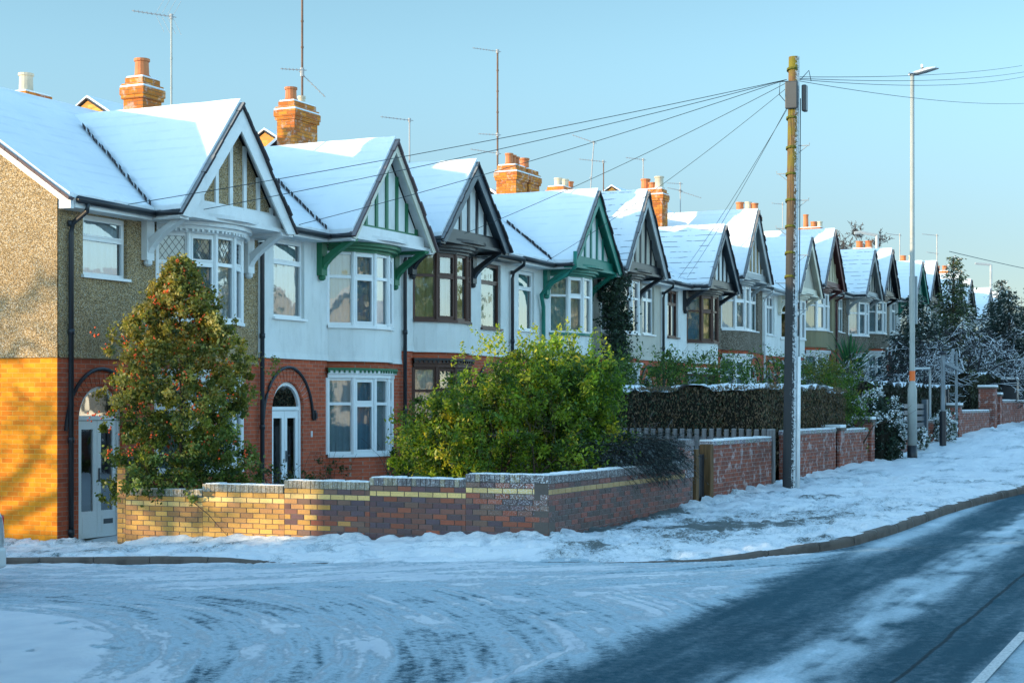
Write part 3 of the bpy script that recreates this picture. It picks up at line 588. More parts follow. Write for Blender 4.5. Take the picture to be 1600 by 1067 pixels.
    for q in range(8): tb.prism([(bo[q][0],yb-.09,5.385),(bo[q+1][0],yb-.09,5.385),(bo[q+1][0],bo[q+1][1],5.385),(bo[q][0],bo[q][1],5.385)],(0,0,.07))
    tb.link('tie_beam',sp.get('beam',tr),H)
    if sp.get('studs'):
        st=MB(); ns=5
        for k in range(-3,4):
            x=gc+k*.42; h=5.62+m*(hw-abs(x-gc))-.38
            if h>5.75: st.box(x-.045,x+.045,yb-.035,yb,5.62,h)
        st.box(gl0+.4,gl1-.4,yb-.03,yb,5.62,5.67)
        st.link('gable_timbers',sp['studs'],H)
    if i==0:
        v=MB()
        for k in range(42):
            y=-.40+k*.085; z=5.42+.655*(y+.35); v.obox((-.205-random.uniform(0,.012),y,z-.035),(.10,0,0),(0,.085,.055),(0,-.01,.05))
        v.link('side_verge_tiles','tile_br',H)
        v=MB(); v.prism([(-.10,-.35,5.36),(-.10,3.2,7.69),(-.10,3.2,7.57),(-.10,-.35,5.24)],(.08,0,0)); v.link('side_barge_board','white',H)
    # barge boards
    nrm=math.hypot(1,m); bw=sp.get('bw',.24)
    for sg in (-1,1):
        b_=MB(); foot=gc+sg*(hw+.03); zft=zf-.10
        dv=Vector((-sg,0,m)).normalized(); pn=Vector((-sg*m,0,-1)).normalized()
        A=Vector((foot,yf,zft)); T=Vector((gc,yf,za-.02+.0)); 
        # polygon: top edge foot->apex, lower edge parallel
        lowx=gc; low_apex=Vector((gc,yf,za-.02-bw*nrm)); fl_=A+Vector((-sg*bw*.9,0,-.02))
        b_.prism([A,T,low_apex,fl_],(0,.035,0)); 
        b_.link('barge_board',sp['barge'],H)
        # inner soffit strip of the overhang
        s2=MB(); s2.prism([A+Vector((0,.035,0)),T+Vector((0,.035,0)),T+Vector((0,.035,-.03)),A+Vector((0,.035,-.03))],(0,.24,0)); s2.link('verge_soffit',sp.get('vs',sp['barge']),H)
        # verge tiles
        v=MB(); L=(T-A).length; kn=int(L/(.19 if sp.get('vt')!='tile_br' else .30)); 
        for k in range(kn):
            s_=L*k/kn; p=A+dv*s_; w_=L/kn*1.12; up_=-pn
            jj=random.uniform(.0,.035)
            v.obox(p+up_*(.0+jj*.4)+Vector((0,-.035-jj,0)),dv*w_,Vector((0,.16,0)),up_*.045+dv*.0)
        v.link('verge_tiles',sp.get('vt','tile'),H)
    # --- roofs (snow slabs)
    sn=sp.get('snow','snow'); yr=3.2; sl_=.655; ze=5.42; ye=-.35; zr_=ze+sl_*(yr-ye)
    def slab(mb,grid,th):
        """grid rows of points -> closed lumpy slab (top raised along z)"""
        nr=len(grid);nc=len(grid[0]); k=len(mb.v)
        for row in grid:
            for p in row: mb.v.append(tuple(p))
        for row in grid:
            for p in row: mb.v.append((p[0],p[1],p[2]+th))
        N=nr*nc
        for a in range(nr-1):
            for b in range(nc-1):
                q=(k+a*nc+b,k+a*nc+b+1,k+(a+1)*nc+b+1,k+(a+1)*nc+b)
                mb.cur=1; mb.face(*[N+z for z in q]); mb.cur=0; mb.face(*q[::-1])
        mb.cur=1
        for a in range(nr-1):
            for b in (0,nc-1): q=(k+a*nc+b,k+(a+1)*nc+b,N+k+(a+1)*nc+b,N+k+a*nc+b); mb.face(*(q if b==0 else q[::-1]))
        for b in range(nc-1):
            for a in (0,nr-1): q=(k+a*nc+b,k+a*nc+b+1,N+k+a*nc+b+1,N+k+a*nc+b); mb.face(*(q[::-1] if a==0 else q))
    def lump(x,y): return .030*(float(fbm(np.array(x*1.4+i*7.3),np.array(y*1.4),4,i))-.5)
    ng=14; xa=-.16 if i==0 else .0
    ro=MB(); cells=[(xa,W5)]
    gr=[]
    for a in range(ng+1):
        y=ye+(yr-ye)*a/ng; gr.append([(xa+(W5-xa)*b/60,y-(random.uniform(-.01,.045) if a==0 else 0),ze+sl_*(y-ye)+lump(x0+b*.09,y)-(random.uniform(0,.03) if a==0 else 0)) for b in range(61)])
    slab(ro,gr,.075)
    gr=[]
    for a in range(5):
        y=yr+(8-yr)*a/4; gr.append([(xa+(W5-xa)*b/8,y,zr_-sl_*(y-yr)) for b in range(9)])
    slab(ro,gr,.075)
    ro.link('roof',['tile',sn],H,smooth=False)
    gr_=MB(); ym=ye+(za-ze)/sl_+.05
    for sg in (-1,1):
        gr=[]
        for a in range(13):
            t=a/12; x=gc+sg*hw*(1-t); z=zf-.02+(za-zf)*t+.02; yb_=ye+(z-ze)/sl_+.10
            row=[(x,yf+.03+(yb_-yf-.03)*b/16,z+(0 if b in(0,) else lump(x0+x,b*.3+sg*9))) for b in range(17)]
            gr.append(row)
        slab(gr_,gr if sg>0 else [r_[::-1] for r_ in gr],.085)
    gr_.link('gable_roof',['tile',sn],H,smooth=False)
    # valley line of dark tiles, seen on the left flank
    if i<9 and not sp.get('noval'):
        va=MB(); A=Vector((gl0-.04,-.36,zf+.05)); B=Vector((gc-.05,ye+(za-ze)/sl_,za+.06)); L=(B-A).length; dv=(B-A).normalized(); top=.88 if i==0 else .6
        for k in range(int(L*top/.13)):
            p=A+dv*k*.13; va.obox(p+Vector((-.06,-.02+random.uniform(-.02,.02),.025)),dv*.10,Vector((.07,.05,0)),Vector((0,0,.05+random.uniform(0,.03))))
        va.link('valley_tiles','tile',H)
    # --- eaves: fascia + gutter on the plain side, flank gutters of the gable
    gm_='black' if i!=7 else 'grey'; fc_=sp.get('fasc','white')
    for a,b in ((0,gl0-.02),(gl1+.02,W5)):
        if b-a<.15: continue
        fa=MB(); fa.box(a,b,-.36,-.02,5.26,5.40); fa.link('fascia',fc_,H); gu=MB(); gu.tube([(a,-.42,5.385),(b,-.42,5.36)],.058,8); gu.link('gutter',gm_,H,smooth=True)
    for xx,sg in ((gl0,-1),(gl1,1)):
        fa=MB(); fa.box(min(xx,xx-sg*.14),max(xx,xx-sg*.14),-.90,-.02,5.27,5.385); fa.link('fascia',fc_,H); gu=MB(); gu.tube([(xx+sg*.05,-.93,5.37),(xx+sg*.05,-.36,5.36)],.045,8); gu.link('gutter',gm_,H,smooth=True)
    # brackets
    for bx in (gl0+.12,gl1-.32):
        bk=MB(); n=8
        bk.box(bx,bx+.20,-.14,-.021,4.62,5.33)
        lo=[(-.10-.74*k/n,4.66+.62*(k/n)**.62) for k in range(n+1)]; hi=[(-.10-.66*k/n*1.0,4.90+.43*(k/n)**.72) for k in range(n+1)]
        for k in range(n): bk.prism([(bx+.03,*lo[k]),(bx+.03,*lo[k+1]),(bx+.03,*hi[k+1]),(bx+.03,*hi[k])],(.14,0,0))
        bk.box(bx+.02,bx+.18,-.86,-.141,5.27,5.334)
        bk.lathe((bx+.10,-.085,4.52),[(.03,0),(.07,.03),(.075,.08),(.05,.12)],10)
        bk.link('bracket',sp.get('brk',tr),H)
    # downpipe
    if sp.get('pipe'):
        dp=MB(); px=sp.get('px',.05); g0=-.35
        dp.tube([(px,-.42,5.34),(px,-.40,5.22),(px,-.12,5.05),(px,-.09,4.9),(px,-.09,g0)],.042,10)
        for z in (5.0,3.3,1.6,.15): dp.lathe((px,-.09,z),[(.055,0),(.055,.09)],10)
        dp.link('downpipe',sp['pipe'],H,smooth=True)
    return H
def chimney(H,i,xl,z_top,sx,pots,two=False,yc=2.65,sy=.47,zb=6.3):
    """local coordinates of house i"""
    mb=MB(); 
    def stack(xa,xb):
        mb.box(xa,xb,yc-sy/2,yc+sy/2,zb,z_top-.42)
        for (d,z0,z1) in ((.035,z_top-.42,z_top-.345),(.055,z_top-.345,z_top-.195),(.03,z_top-.195,z_top-.12),(-.02,z_top-.12,z_top)): mb.box(xa-d,xb+d,yc-sy/2-d,yc+sy/2+d,z0,z1)
    if two: stack(xl-sx/2,xl-.06); stack(xl+.06,xl+sx/2); mb.box(xl-.06,xl+.06,yc-sy/2+.06,yc+sy/2-.06,zb,z_top-.5)
    else: stack(xl-sx/2,xl+sx/2)
    C=mb.link('chimney','brick_chim',H,bevel=.012)
    cp=MB(); n=8
    spans=[(xl-sx/2,xl-.06),(xl+.06,xl+sx/2)] if two else [(xl-sx/2,xl+sx/2)]
    for a,b in spans:
        for d,z in ((.05,z_top-.19),(-.04,z_top)):
            cp.box(a-d,b+d,yc-sy/2-d,yc+sy/2+d,z,z+.035)
    cp.link('snow_cap','snow',C,bevel=.015)
    for (dx,hh,rr,mt,dy) in pots:
        p=MB(); p.lathe((xl+dx,yc+dy,z_top+.03),[(rr*1.12,0),(rr*1.1,.03),(rr*.92,.05),(rr*.86,hh-.06),(rr*1.02,hh-.05),(rr*1.02,hh),(rr*.8,hh),(rr*.76,hh-.06)],14)
        p.link('chimney_pot',mt,C,smooth=False)
def rear(H,xa,xb,za,wy=1.6,y0=5.0):
    """brick gable of the raised rear roof; ridge runs along the terrace"""
    mb=MB(); sl=.62
    mb.prism([(xa,y0-wy,za-.12-wy*sl),(xa,y0,za-.12),(xa,y0+wy,za-.12-wy*sl),(xa,y0+wy,za-2.6),(xa,y0-wy,za-2.6)],(xb-xa,0,0))
    mb.link('rear_gable','brick_far',H)
    r=MB()
    for sg in (-1,1):
        P=[(xa-.05,y0,za-.09),(xa-.05,y0+sg*(wy+.2),za-.09-(wy+.2)*sl),(xb,y0+sg*(wy+.2),za-.09-(wy+.2)*sl),(xb,y0,za-.09)]
        r.cur=0; r.prism(P if sg<0 else P[::-1],(0,0,.03)); r.cur=1; r.prism([(p[0]+(.03 if p[0]<xa else 0),p[1],p[2]+.031) for p in (P if sg<0 else P[::-1])],(0,0,.05))
    r.link('rear_roof',['tile','snow'],H)
BASE=dict(frame='upvc',trim='white',barge='white',studs='black',render='white_r')
def S(**k): d=dict(BASE); d.update(k); return d
SP=[
 S(e=0,mir=0,r=1.94,render='pebble',studs='white',uw=(.58,1.68,4.27,5.24),lead=1,brk='white',pipe='black',px=.22,bw=.30,uglass='glass',uc=1,door='upvc',corn='white',ccol=(('curtain','curtain_b'),('curtain','curtain_b')),
   label='brown pebbledashed end house with orange brick side wall and leaded bay window'),
 S(e=.14,mir=0,r=1.97,studs='green',brk='green',can='green',corn='green',pipe='black',px=.04,vt='tile_br',uw=(.52,1.60,3.73,5.23),bw=.15,barge='cream',vs='white',ccol=(('curtain','curtain_b'),('curtain','curtain_b')),
   label='white rendered house with green gable timbers, green brackets and arched white double door'),
 S(e=.43,mir=1,r=1.74,frame='brown',trim='black',can='black',barge='navy',studs='black',beam='black',brk='black',corn='black',corn0='brown',pipe='black',px=.04,uw=(.50,1.58,3.62,5.18),ucol='blind',uc=1,fasc='black',noval=1,ccol=(('curtain_w','curtain_w'),('curtain_y','curtain')),
   label='white house with dark brown window frames and black gable beside the green-gabled one'),
 S(e=.43,mir=0,r=1.95,trim='teal',barge='teal',studs='teal',beam='teal',brk='teal',sill='teal',pipe='black',px=.04,can='teal',corn='teal',uw=(.55,1.5,3.66,5.15),infill='white_r',ucol='blind',ccol=(('curtain','curtain'),('blind','curtain_w')),
   label='white house with teal green barge boards, teal downpipe and ivy climbing beside its bay'),
 S(e=.60,mir=1,r=2.2,render='cream_r',barge='grey',trim='black',beam='black',brk='black',studs='black',uwm=1,noval=1,snow='snow_c',ucol='curtain_b',ccol=(('curtain','curtain'),('curtain_r','curtain_r')),
   label='cream house with pale grey barge boards and plum curtains just right of the ivy'),
 S(e=.60,mir=0,r=1.95,frame='brown',trim='black',barge='navy',studs='black',beam='black',brk='black',can='black',uwm=1,pipe='black',px=.04,snow='snow_c',noval=1,ccol=(('curtain','curtain'),('curtain_b','curtain_y')),
   label='white house with brown bay windows and low black gable, sixth from the left'),
 S(e=1.15,mir=1,r=2.3,render='pebble_dark',infill='pebble',studs='white',barge='grey',trim='grey',uwm=1,ucol='blind',noval=1,ccol=(('curtain','curtain'),('curtain_w','curtain')),
   label='dark pebbledashed house with grey barge boards and white bay, left of the telegraph pole'),
 S(e=1.10,mir=0,r=2.1,studs=None,infill='cream_r',barge='cream',trim='cream',pipe='white',px=.05,uwm=1,noval=1,bc=(1,0),ucol='curtain_b',
   label='white house with plain untimbered cream gable and white downpipe behind the telegraph pole'),
 S(e=1.60,mir=1,r=2.25,render='olive',infill='beige',studs='beige',barge='maroon',trim='maroon',can='maroon',uwm=1,noval=1,ccol=(('curtain','curtain'),('curtain_y','curtain')),
   label='olive rendered house with maroon gable and barge boards right of the telegraph pole'),
 S(e=1.65,mir=0,r=2.0,render='pebble_dark',barge='grey',trim='grey',infill='cream_r',pipe='maroon',px=.02,uwm=1,snow='snow_c',ucol='blind',
   label='dark pebbledashed house with grey timbered gable above the palm'),
 S(e=1.90,mir=1,r=2.1,render='pebble_dark',barge='black',trim='black',infill='grey_r',
   label='dark house with black barge boards just left of the tall street lamp'),
 S(e=2.10,mir=0,r=1.9,render='grey_r',barge='teal',trim='teal',studs='teal',label='far grey house with narrow green gable just right of the tall street lamp'),
 S(e=2.30,mir=1,r=2.0,render='pebble_dark',barge='black',trim='black',label='far dark house with black pointed gable left of the tall conifer'),
 S(e=2.25,mir=0,r=1.9,render='grey_r',trim='grey',barge='grey',label='far grey house whose snowy roof shows behind the tall conifer'),
 S(e=2.2,mir=1,r=1.9,render='white_r',barge='black',label='far white house under the chimney just right of the conifer top'),
 S(e=2.15,mir=0,r=1.9,render='grey_r',barge='grey',label='farthest but one house roof seen above the snowy branches at the right'),
 S(e=2.15,mir=1,r=1.9,render='white_r',barge='black',label='farthest house of the terrace, nearly hidden by snowy branches at the right'),
]
HS=[build_house(i,s) for i,s in enumerate(SP)]
# teal downpipe on the fourth house
dp=MB(); dp.tube([(1.93,-.98,5.70),(1.93,-.98,5.30),(1.9,-.75,5.1),(1.75,-.3,4.85),(1.72,-.12,4.6),(1.85,-.12,4.3),(1.9,-.1,4.1),(1.9,-.1,-.3)],.055,10); dp.link('downpipe','teal',HS[3],smooth=True)
chimney(HS[0],0,5.5,8.50,.58,[(-.02,.36,.15,'pot',0)])
chimney(HS[1],1,5.5,8.80,.95,[(-.26,.30,.14,'pot',0),(.18,.18,.09,'pot_w',0)])
chimney(HS[3],3,5.5,8.49,1.6,[(-.6,.32,.12,'pot',0),(-.38,.30,.12,'pot',0),(-.16,.28,.12,'pot',0),(.42,.32,.15,'pot',0)],two=True,sy=.62,yc=2.3)
chimney(HS[5],5,5.5,9.03,.55,[(0,.36,.17,'pot',.24),(-.02,.22,.15,'pot',-.02),(0,.42,.17,'pot_w',-.26)],sy=.95,yc=2.3,zb=5.3)
chimney(HS[7],7,5.5,8.96,.75,[(-.05,.36,.17,'pot',.28),(.0,.36,.15,'pot_w',-.06),(.05,.30,.15,'pot',-.32)],sy=.95,yc=2.25,zb=5.6)
chimney(HS[9],9,5.5,8.82,.85,[(-.1,.62,.13,'pot',.25),(0,.28,.15,'pot',-.1),(.1,.28,.15,'pot_w',-.35)],sy=1.1,yc=2.45,zb=5.6)
chimney(HS[11],11,5.5,8.37,.9,[(0,.38,.19,'pot',.25),(0,.38,.19,'pot',-.25)],sy=1.05,yc=2.5,zb=5.6)
chimney(HS[13],13,5.5,8.41,.9,[(0,.34,.18,'pot',.25),(0,.34,.18,'pot_w',-.25)],sy=1.05,yc=2.45,zb=5.6)
chimney(HS[15],15,5.5,8.75,.9,[(0,.34,.18,'pot',.25),(0,.34,.18,'pot',-.25)],sy=1.1,yc=2.5,zb=5.6)
chimney(HS[16],16,5.3,8.2,.9,[(0,.5,.2,'pot',.1)],sy=1.0,yc=2.5,zb=5.6)
# rear stacks seen over the ridge
chimney(HS[1],1,1.05,8.55,.85,[(0,.42,.16,'pot_w',0)],yc=6.5,sy=.75,zb=4)
chimney(HS[2],2,5.4,7.9,.7,[(0,.3,.15,'pot',0)],yc=6.0,sy=.5,zb=4)
chimney(HS[6],6,2.0,9.0,1.6,[(-.5,.30,.16,'pot_w',0),(.1,.33,.16,'pot_w',0),(.55,.30,.16,'pot',0)],yc=6.5,sy=.7,zb=4)
chimney(HS[8],8,2.0,8.3,1.3,[(-.4,.30,.16,'pot',0),(.3,.3,.16,'pot',0)],yc=6.5,sy=.7,zb=4)
chimney(HS[10],10,1.2,8.45,1.3,[(-.4,.6,.16,'pot',0),(.3,.3,.16,'pot_w',0)],yc=7.5,sy=.8,zb=4)
rear(HS[1],1.2,4.6,8.46); rear(HS[2],2.2,6.5,8.5); rear(HS[4],.6,3.9,8.55,1.4,5.5); rear(HS[6],3.0,6.6,9.2); rear(HS[8],3.2,6.6,8.95); rear(HS[10],1.5,5.0,8.7)
# door fittings of the second house
mb=MB(); mb.tube([(1.93,-.05,1.75),(1.93,-.05,1.95)],.04,8); mb.box(1.90,1.96,-.10,0,1.78,1.9); mb.link('wall_light','black',HS[1])
mb=MB(); mb.box(1.86,1.90,-.02,0,1.42,1.54); mb.link('door_bell','upvc',HS[1])

# ================================================= GARDEN WALLS
BUFF=[(.62,.34,.09),(.52,.27,.09),(.56,.30,.08),(.64,.38,.11),(.46,.23,.09)]; DARKB=[(.14,.08,.085),(.12,.085,.10),(.18,.09,.075),(.33,.10,.06),(.22,.10,.075),(.12,.08,.085),(.30,.10,.06),(.20,.12,.09)]
def brick_run(mb,p0,p1,zcap,zbase,colfn,th=.215,capf=0.,frf=lambda x,z:0,yrow=3,pillar=False):
    """real bricks on the outer face of a wall from p0 to p1 (outer face line), outward on the right-hand side of p1-p0 turned by -90"""
    p0=Vector(p0+(0,));p1=Vector(p1+(0,)); d=(p1-p0); L=d.length; d.normalize(); n=Vector((d.y,-d.x,0)); up=Vector((0,0,1))
    zc=zcap-.11
    mb.cc=(.12,.10,.09); mb.curfr=0; mb.obox(p0-n*th+up*zbase,d*L,n*(th-.006),up*(zc-zbase))
    nr=int((zc-zbase)/.075)+1
    for r in range(nr):
        z1=zc-.005-r*.075; z0=z1-.065; off=.1125 if r%2 else 0; a=-off
        while a<L:
            s=max(a,0)+.004; t_=min(a+.215,L-.002)
            if t_-s>.02:
                cm=(s+t_)/2; mb.cc=colfn(cm,r); mb.curfr=frf(cm,z0); j=random.uniform(-.002,.003)
                mb.obox(p0+d*s-n*.02+up*z0,d*(t_-s),n*(.02+j),up*.065)
            a+=.225
    # coping of bricks on edge
    a=0
    while a<L-.02:
        b=min(a+.070,L); c=random.uniform(.75,1.25); base=(.30,.25,.17) if colfn(0,0)[0]>.3 and not pillar else (.15,.13,.13)
        mb.cc=tuple(x*c for x in base); mb.curfr=(.45+min(.5,frf(a,zc-.12)*.5)) if not pillar else .4
        mb.obox(p0+d*(a+.003)-n*(th+.004)+up*(zc+.004),d*(b-a-.004),n*(th+.01+random.uniform(0,.003)),up*(.105+random.uniform(-.004,.004))); a+=.075
    return zc
gw=thing('garden_wall',(0,-8.4,0),'stepped low brick garden wall of buff and purple bricks with a pale yellow course round the corner garden','wall')
def place(mb,name): 
    o=mb.link(name,'gbrick',gw); o.location=(0,8.4,0); return o
steps=[(-1.17,-1.33,1.40,1),(-1.33,-2.76,.93,0),(-2.76,-4.2,1.02,0),(-4.2,-5.63,1.10,0),(-5.63,-7.15,1.17,0),(-7.15,-8.4,1.25,0)]
def mixc(y):
    t=float(sst(-4.1,-5.1,y+random.uniform(-.3,.3)))
    return random.choice(DARKB) if random.random()<t else random.choice(BUFF)
for k,(ya,yb,zc,pil) in enumerate(steps):
    mb=MB()
    def cf(s,r,ya=ya,pil=pil):
        if r==1 and not pil: c=(.76,.52,.20)
        else: c=mixc(ya-s)
        v=random.uniform(.85,1.15); return tuple(x*v for x in c)
    def ff(s,z,ya=ya,zc=zc):
        y=ya-s; return float(sst(-7.0,-8.3,y))*float(sst(zc-.75,zc-.1,z))*1.2
    brick_run(mb,(0,ya),(0,yb),zc,G(0,ya)-.25,cf,frf=ff,pillar=bool(pil))
    place(mb,'wall_bay' if not pil else 'wall_pier')
mb=MB()
def cf(s,r):
    if r==1: c=(.44,.28,.12)
    else: c=random.choice([(.20,.075,.06),(.13,.07,.065),(.10,.07,.065),(.16,.08,.07),(.24,.08,.06)])
    v=random.uniform(.85,1.15); return tuple(x*v for x in c)
brick_run(mb,(0,-8.4),(5.95,-8.4),1.245,.2,cf,frf=lambda s,z:.15); place(mb,'wall_bay')
mb=MB(); mb.cc=(.2,.08,.06); brick_run(mb,(5.55,-8.405),(5.99,-8.405),1.62,1.0,lambda s,r:random.choice(DARKB),frf=lambda s,z:.9,pillar=True)
brick_run(mb,(5.545,-8.18),(5.545,-8.40),1.615,1.0,lambda s,r:random.choice(DARKB),frf=lambda s,z:1.1,th=.4,pillar=True); place(mb,'wall_pier')
mb=MB()
for (a,b,c,d,h) in ((0,.215,-4.2,-2.8,1.02),(.0,.2,-5.6,-4.25,1.10),(0,.2,-7.1,-5.65,1.17),(0,.2,-8.39,-7.2,1.25),(.2,5.5,-8.39,-8.2,1.245)):
    n=max(6,int((d-c)/.12)) if b<1 else 40
    for q in range(n):
        if b<1: y0=c+(d-c)*q/n; mb.box(a+.02,b-.01,y0,y0+(d-c)/n+.001,h,h+.006+.018*random.random())
        else: xx=a+(b-a)*q/n; mb.box(xx,xx+(b-a)/n+.001,c+.02,d-.01,h,h+.006+.02*random.random())
o=mb.link('snow_cap','snow_p',gw); o.location=(0,8.4,0)

def simple_wall(x0,x1,zt,label,y=-8.4,th=.22,mat='brick_wall',piers=(),cap=.07):
    b=G(x0,y)-.3; T=thing('brick_wall',(x0,y,G(x0,y)),label,'wall','low front walls along the pavement'); oz=-G(x0,y)
    mb=MB(); mb.box(0,x1-x0,0,th,b+oz,zt-cap+oz); mb.link('wall_body',mat,T)
    mb=MB(); k=0
    while k*.078<x1-x0-.02: mb.cc=tuple(q*random.uniform(.7,1.2) for q in (.17,.15,.15)); mb.curfr=.9; mb.box(k*.078,min(k*.078+.074,x1-x0),-.012,th+.012,zt-cap+.003+oz,zt+oz+random.uniform(-.003,.003)); k+=1
    mb.link('coping','gbrick',T)
    mb=MB(); n=max(8,int((x1-x0)/.15))
    for k in range(n): mb.box((x1-x0)*k/n,(x1-x0)*(k+1)/n,0,th,zt+oz+.003,zt+oz+.015+.025*random.random())
    mb.link('snow_cap','snow_p',T)
    for (px,pw,pz) in piers:
        mb=MB(); mb.box(px-x0,px-x0+pw,-.06,pw-.06,b+oz,pz+oz); P=mb.link('pier',mat,T,bevel=.01)
        mb=MB(); mb.box(px-x0-.04,px-x0+pw+.04,-.10,pw-.02,pz+oz,pz+oz+.06); mb.cur=1; mb.box(px-x0-.03,px-x0+pw+.03,-.09,pw-.03,pz+oz+.061,pz+oz+.13); mb.link('pier_cap',['concrete','snow'],P,bevel=.012)
    return T
simple_wall(6.96,10.75,1.56,'red brick front wall with snow-dusted top between the wooden gate and the telegraph pole')
simple_wall(11.95,15.75,1.66,'red brick front wall right of the telegraph pole below the long dark hedge')
simple_wall(15.85,18.9,1.62,'short overgrown brick wall with snowy pillar left of the snowy ivy bush',piers=[(15.85,.45,1.62),(18.95,.4,1.78)])
simple_wall(23.3,25.6,1.34,'mossy low wall behind the foot of the tall street lamp')
simple_wall(27.0,29.9,1.75,'mossy garden wall with snowy ivy beside the garden sign frame')
simple_wall(31.2,37.2,2.0,'plain brown brick wall with snow-capped pier left of the far gateway',piers=[(31.0,.5,2.12)])
simple_wall(40.2,48.5,2.35,'reddish brick wall at the far right beside the red post',piers=[(38.0,.55,2.75),(39.2,.5,2.5)])
# wooden gate beside the corner wall
T=thing('wooden_gate',(6.05,-8.4,G(6.05,-8.4)),'weathered brown wooden gate and post between the corner wall and the next brick wall','gate')
mb=MB(); mb.box(.02,.17,-.02,.13,-.2,.95); mb.box(.66,.84,-.06,.14,-.2,1.02); mb.link('gate_post','wood_g',T,bevel=.01)
mb=MB()
for k in range(5): mb.box(.19+k*.093,.27+k*.093,.05,.075,.05,.85)
mb.box(.18,.65,.08,.11,.2,.28); mb.box(.18,.65,.08,.11,.65,.73); mb.link('gate_boards','black',T)
# picket fence running back between the gardens
T=thing('picket_fence',(10.7,-8.3,1.0),'grey snow-dusted picket fence with square pales in front of the dark clipped hedge','fence')
mb=MB()
for z in (1.05,1.50): mb.box(.03,.07,0,7.0,z-1.0,z-.93)
mb.link('rail','wood_f',T)
mb=MB()
for k in range(46): mb.box(-.03,.025,.02+k*.152,.02+k*.152+.088,-.5,.72+random.uniform(-.01,.01))
mb.link('pickets','wood_f',T,bevel=.006)
mb=MB(); mb.box(-.05,.09,-.14,.0,-.6,.72); mb.link('fence_post','wood_f',T,bevel=.01)
# panel between the second and third houses
T=thing('fence_panel',(10.8,-.6,G(10.8,-.6)),'grey board fence panel left of the big green bush against the brick front','fence')
mb=MB()
for k in range(9): mb.box(-.02,.01,-k*.13,-k*.13+.122,-.1,1.15)
mb.link('boards','wood_f',T)
mb=MB(); mb.box(-.06,.05,.14,.24,-.1,1.22); mb.link('fence_post','wood_f',T)
# ================================================= POLES, LAMPS, CABLES
b0=Vector((9.93,-8.95,G(9.93,-8.95)-.1)); top=Vector((10.28,-8.95,8.80))
PL=thing('telegraph_pole',tuple(b0),'tall mossy wooden telegraph pole leaning slightly at the front wall, snow plastered on one side','pole')
def m_pole():
    t=NT('pole_wood',.85,.15); g=t.noise(14,5,.6,t.vec((3,3,.2))); s=t.n('SeparateXYZ'); t.L(t.pos(),s.inputs[0]); t.pos()
    nx=t.n('SeparateXYZ'); t.L(t._pos.outputs['Normal'],nx.inputs[0])
    c=t.mix(t.ramp(g,.3,.7),(.20,.12,.05),(.08,.055,.035)); c=t.mix(t.math('MULTIPLY',t.ramp(t.noise(3,4,.6),.42,.62),t.ramp(s.outputs[2],5.,8.)),c,(.15,.135,.02))
    low=t.ramp(s.outputs[2],7.0,4.6,0,1); c=t.mix(low,c,(.045,.047,.05))  # painted shade: lower pole darkened where the terrace's shadow lies
    q=t.math('ADD',t.math('ADD',t.math('MULTIPLY',nx.outputs[0],.25),t.math('MULTIPLY',nx.outputs[1],-.97)),t.math('MULTIPLY',t.math('SUBTRACT',t.noise(20,5,.85),.5),3.2))
    c=t.mix(t.ramp(q,.46,.62,0,.88),c,(.62,.66,.68)); c=t.mix(t.ramp(nx.outputs[2],.5,.7),c,SNOW); t.bump(g,.4,.02); return t.col(c)
M['pole']=m_pole(); M['bark_dark']=m_bark('bark_dark',(.028,.030,.034),.0)
mb=MB(); L=top-b0; mb.tube([L*0,L*.25,L*.5,L*.75,L],[.128,.122,.116,.110,.104],18); mb.link('pole_shaft','pole',PL,smooth=False)
pv=lambda z:L*((z-b0.z)/L.z)                     # axis point at a world height
mb=MB(); mb.tube([pv(b0.z)+Vector((.0,-.17,0)),pv(3.1)+Vector((.0,-.16,0))],.034,8); mb.link('cable_guard','white',PL,smooth=True)
mb=MB(); mb.tube([pv(3.1)+Vector((.01,-.155,0)),pv(8.0)+Vector((.0,-.13,0))],.010,5); mb.link('drop_cable','cable',PL)
a=pv(8.15); mb=MB(); mb.obox((a.x-.20,-.12,a.z-.36),(.08,.0,0),(0,.24,0),(0,0,.52)); mb.link('junction_box','boxgrey',PL,bevel=.02)
mb=MB(); mb.obox((a.x-.06,-.25,a.z-.40),(.16,0,0),(0,.09,0),(0,0,.50)); mb.link('cable_terminal','black',PL,bevel=.02)
z=7.1; sd_=1
while z>3.5:
    c=pv(z); mb=MB(); mb.tube([c+Vector((0,-.10*sd_,0)),c+Vector((.05*sd_,-.30*sd_,0)),c+Vector((.05*sd_,-.30*sd_,.05))],.011,5); mb.tube([c+Vector((0,-.10*sd_,-.14)),c+Vector((.04*sd_,-.27*sd_,0))],.007,4); sd_=-sd_; z-=.52
    mb.link('climbing_peg','metal',PL)
t=NT('moss_band',.9,.1); mm=t.col(t.mix(t.ramp(t.nz(),.5,.8),(.10,.10,.02),SNOW))
for z in (8.55,7.62,7.05,6.55,6.05,5.55,5.05,4.6):
    c=pv(z); mb=MB(); mb.tube([c+Vector((-.03,.02,-.02)),c+Vector((-.02,.02,.02))],.115,12); mb.link('pole_collar',mm,PL)
mb=MB()
for q in range(0): 
    c=pv(7.0-.1*q)+Vector((.05,-.14,0)); mb.tube([c+Vector((.05*math.sin(t),-.16+.14*math.sin(t),.20*math.cos(t))) for t in [k/14*2*PI for k in range(15)]],.007,4)
c=pv(8.35); mb.tube([c+Vector((0,.12,0)),c+Vector((-.25,.2,-.05)),c+Vector((-.3,.2,-.3)),c+Vector((-.1,.1,-.45))],.008,4); mb.tube([c+Vector((0,-.12,0)),c+Vector((.15,-.25,.2)),c+Vector((.2,-.28,.0))],.008,4)
mb.link('cable_loop','cable',PL)
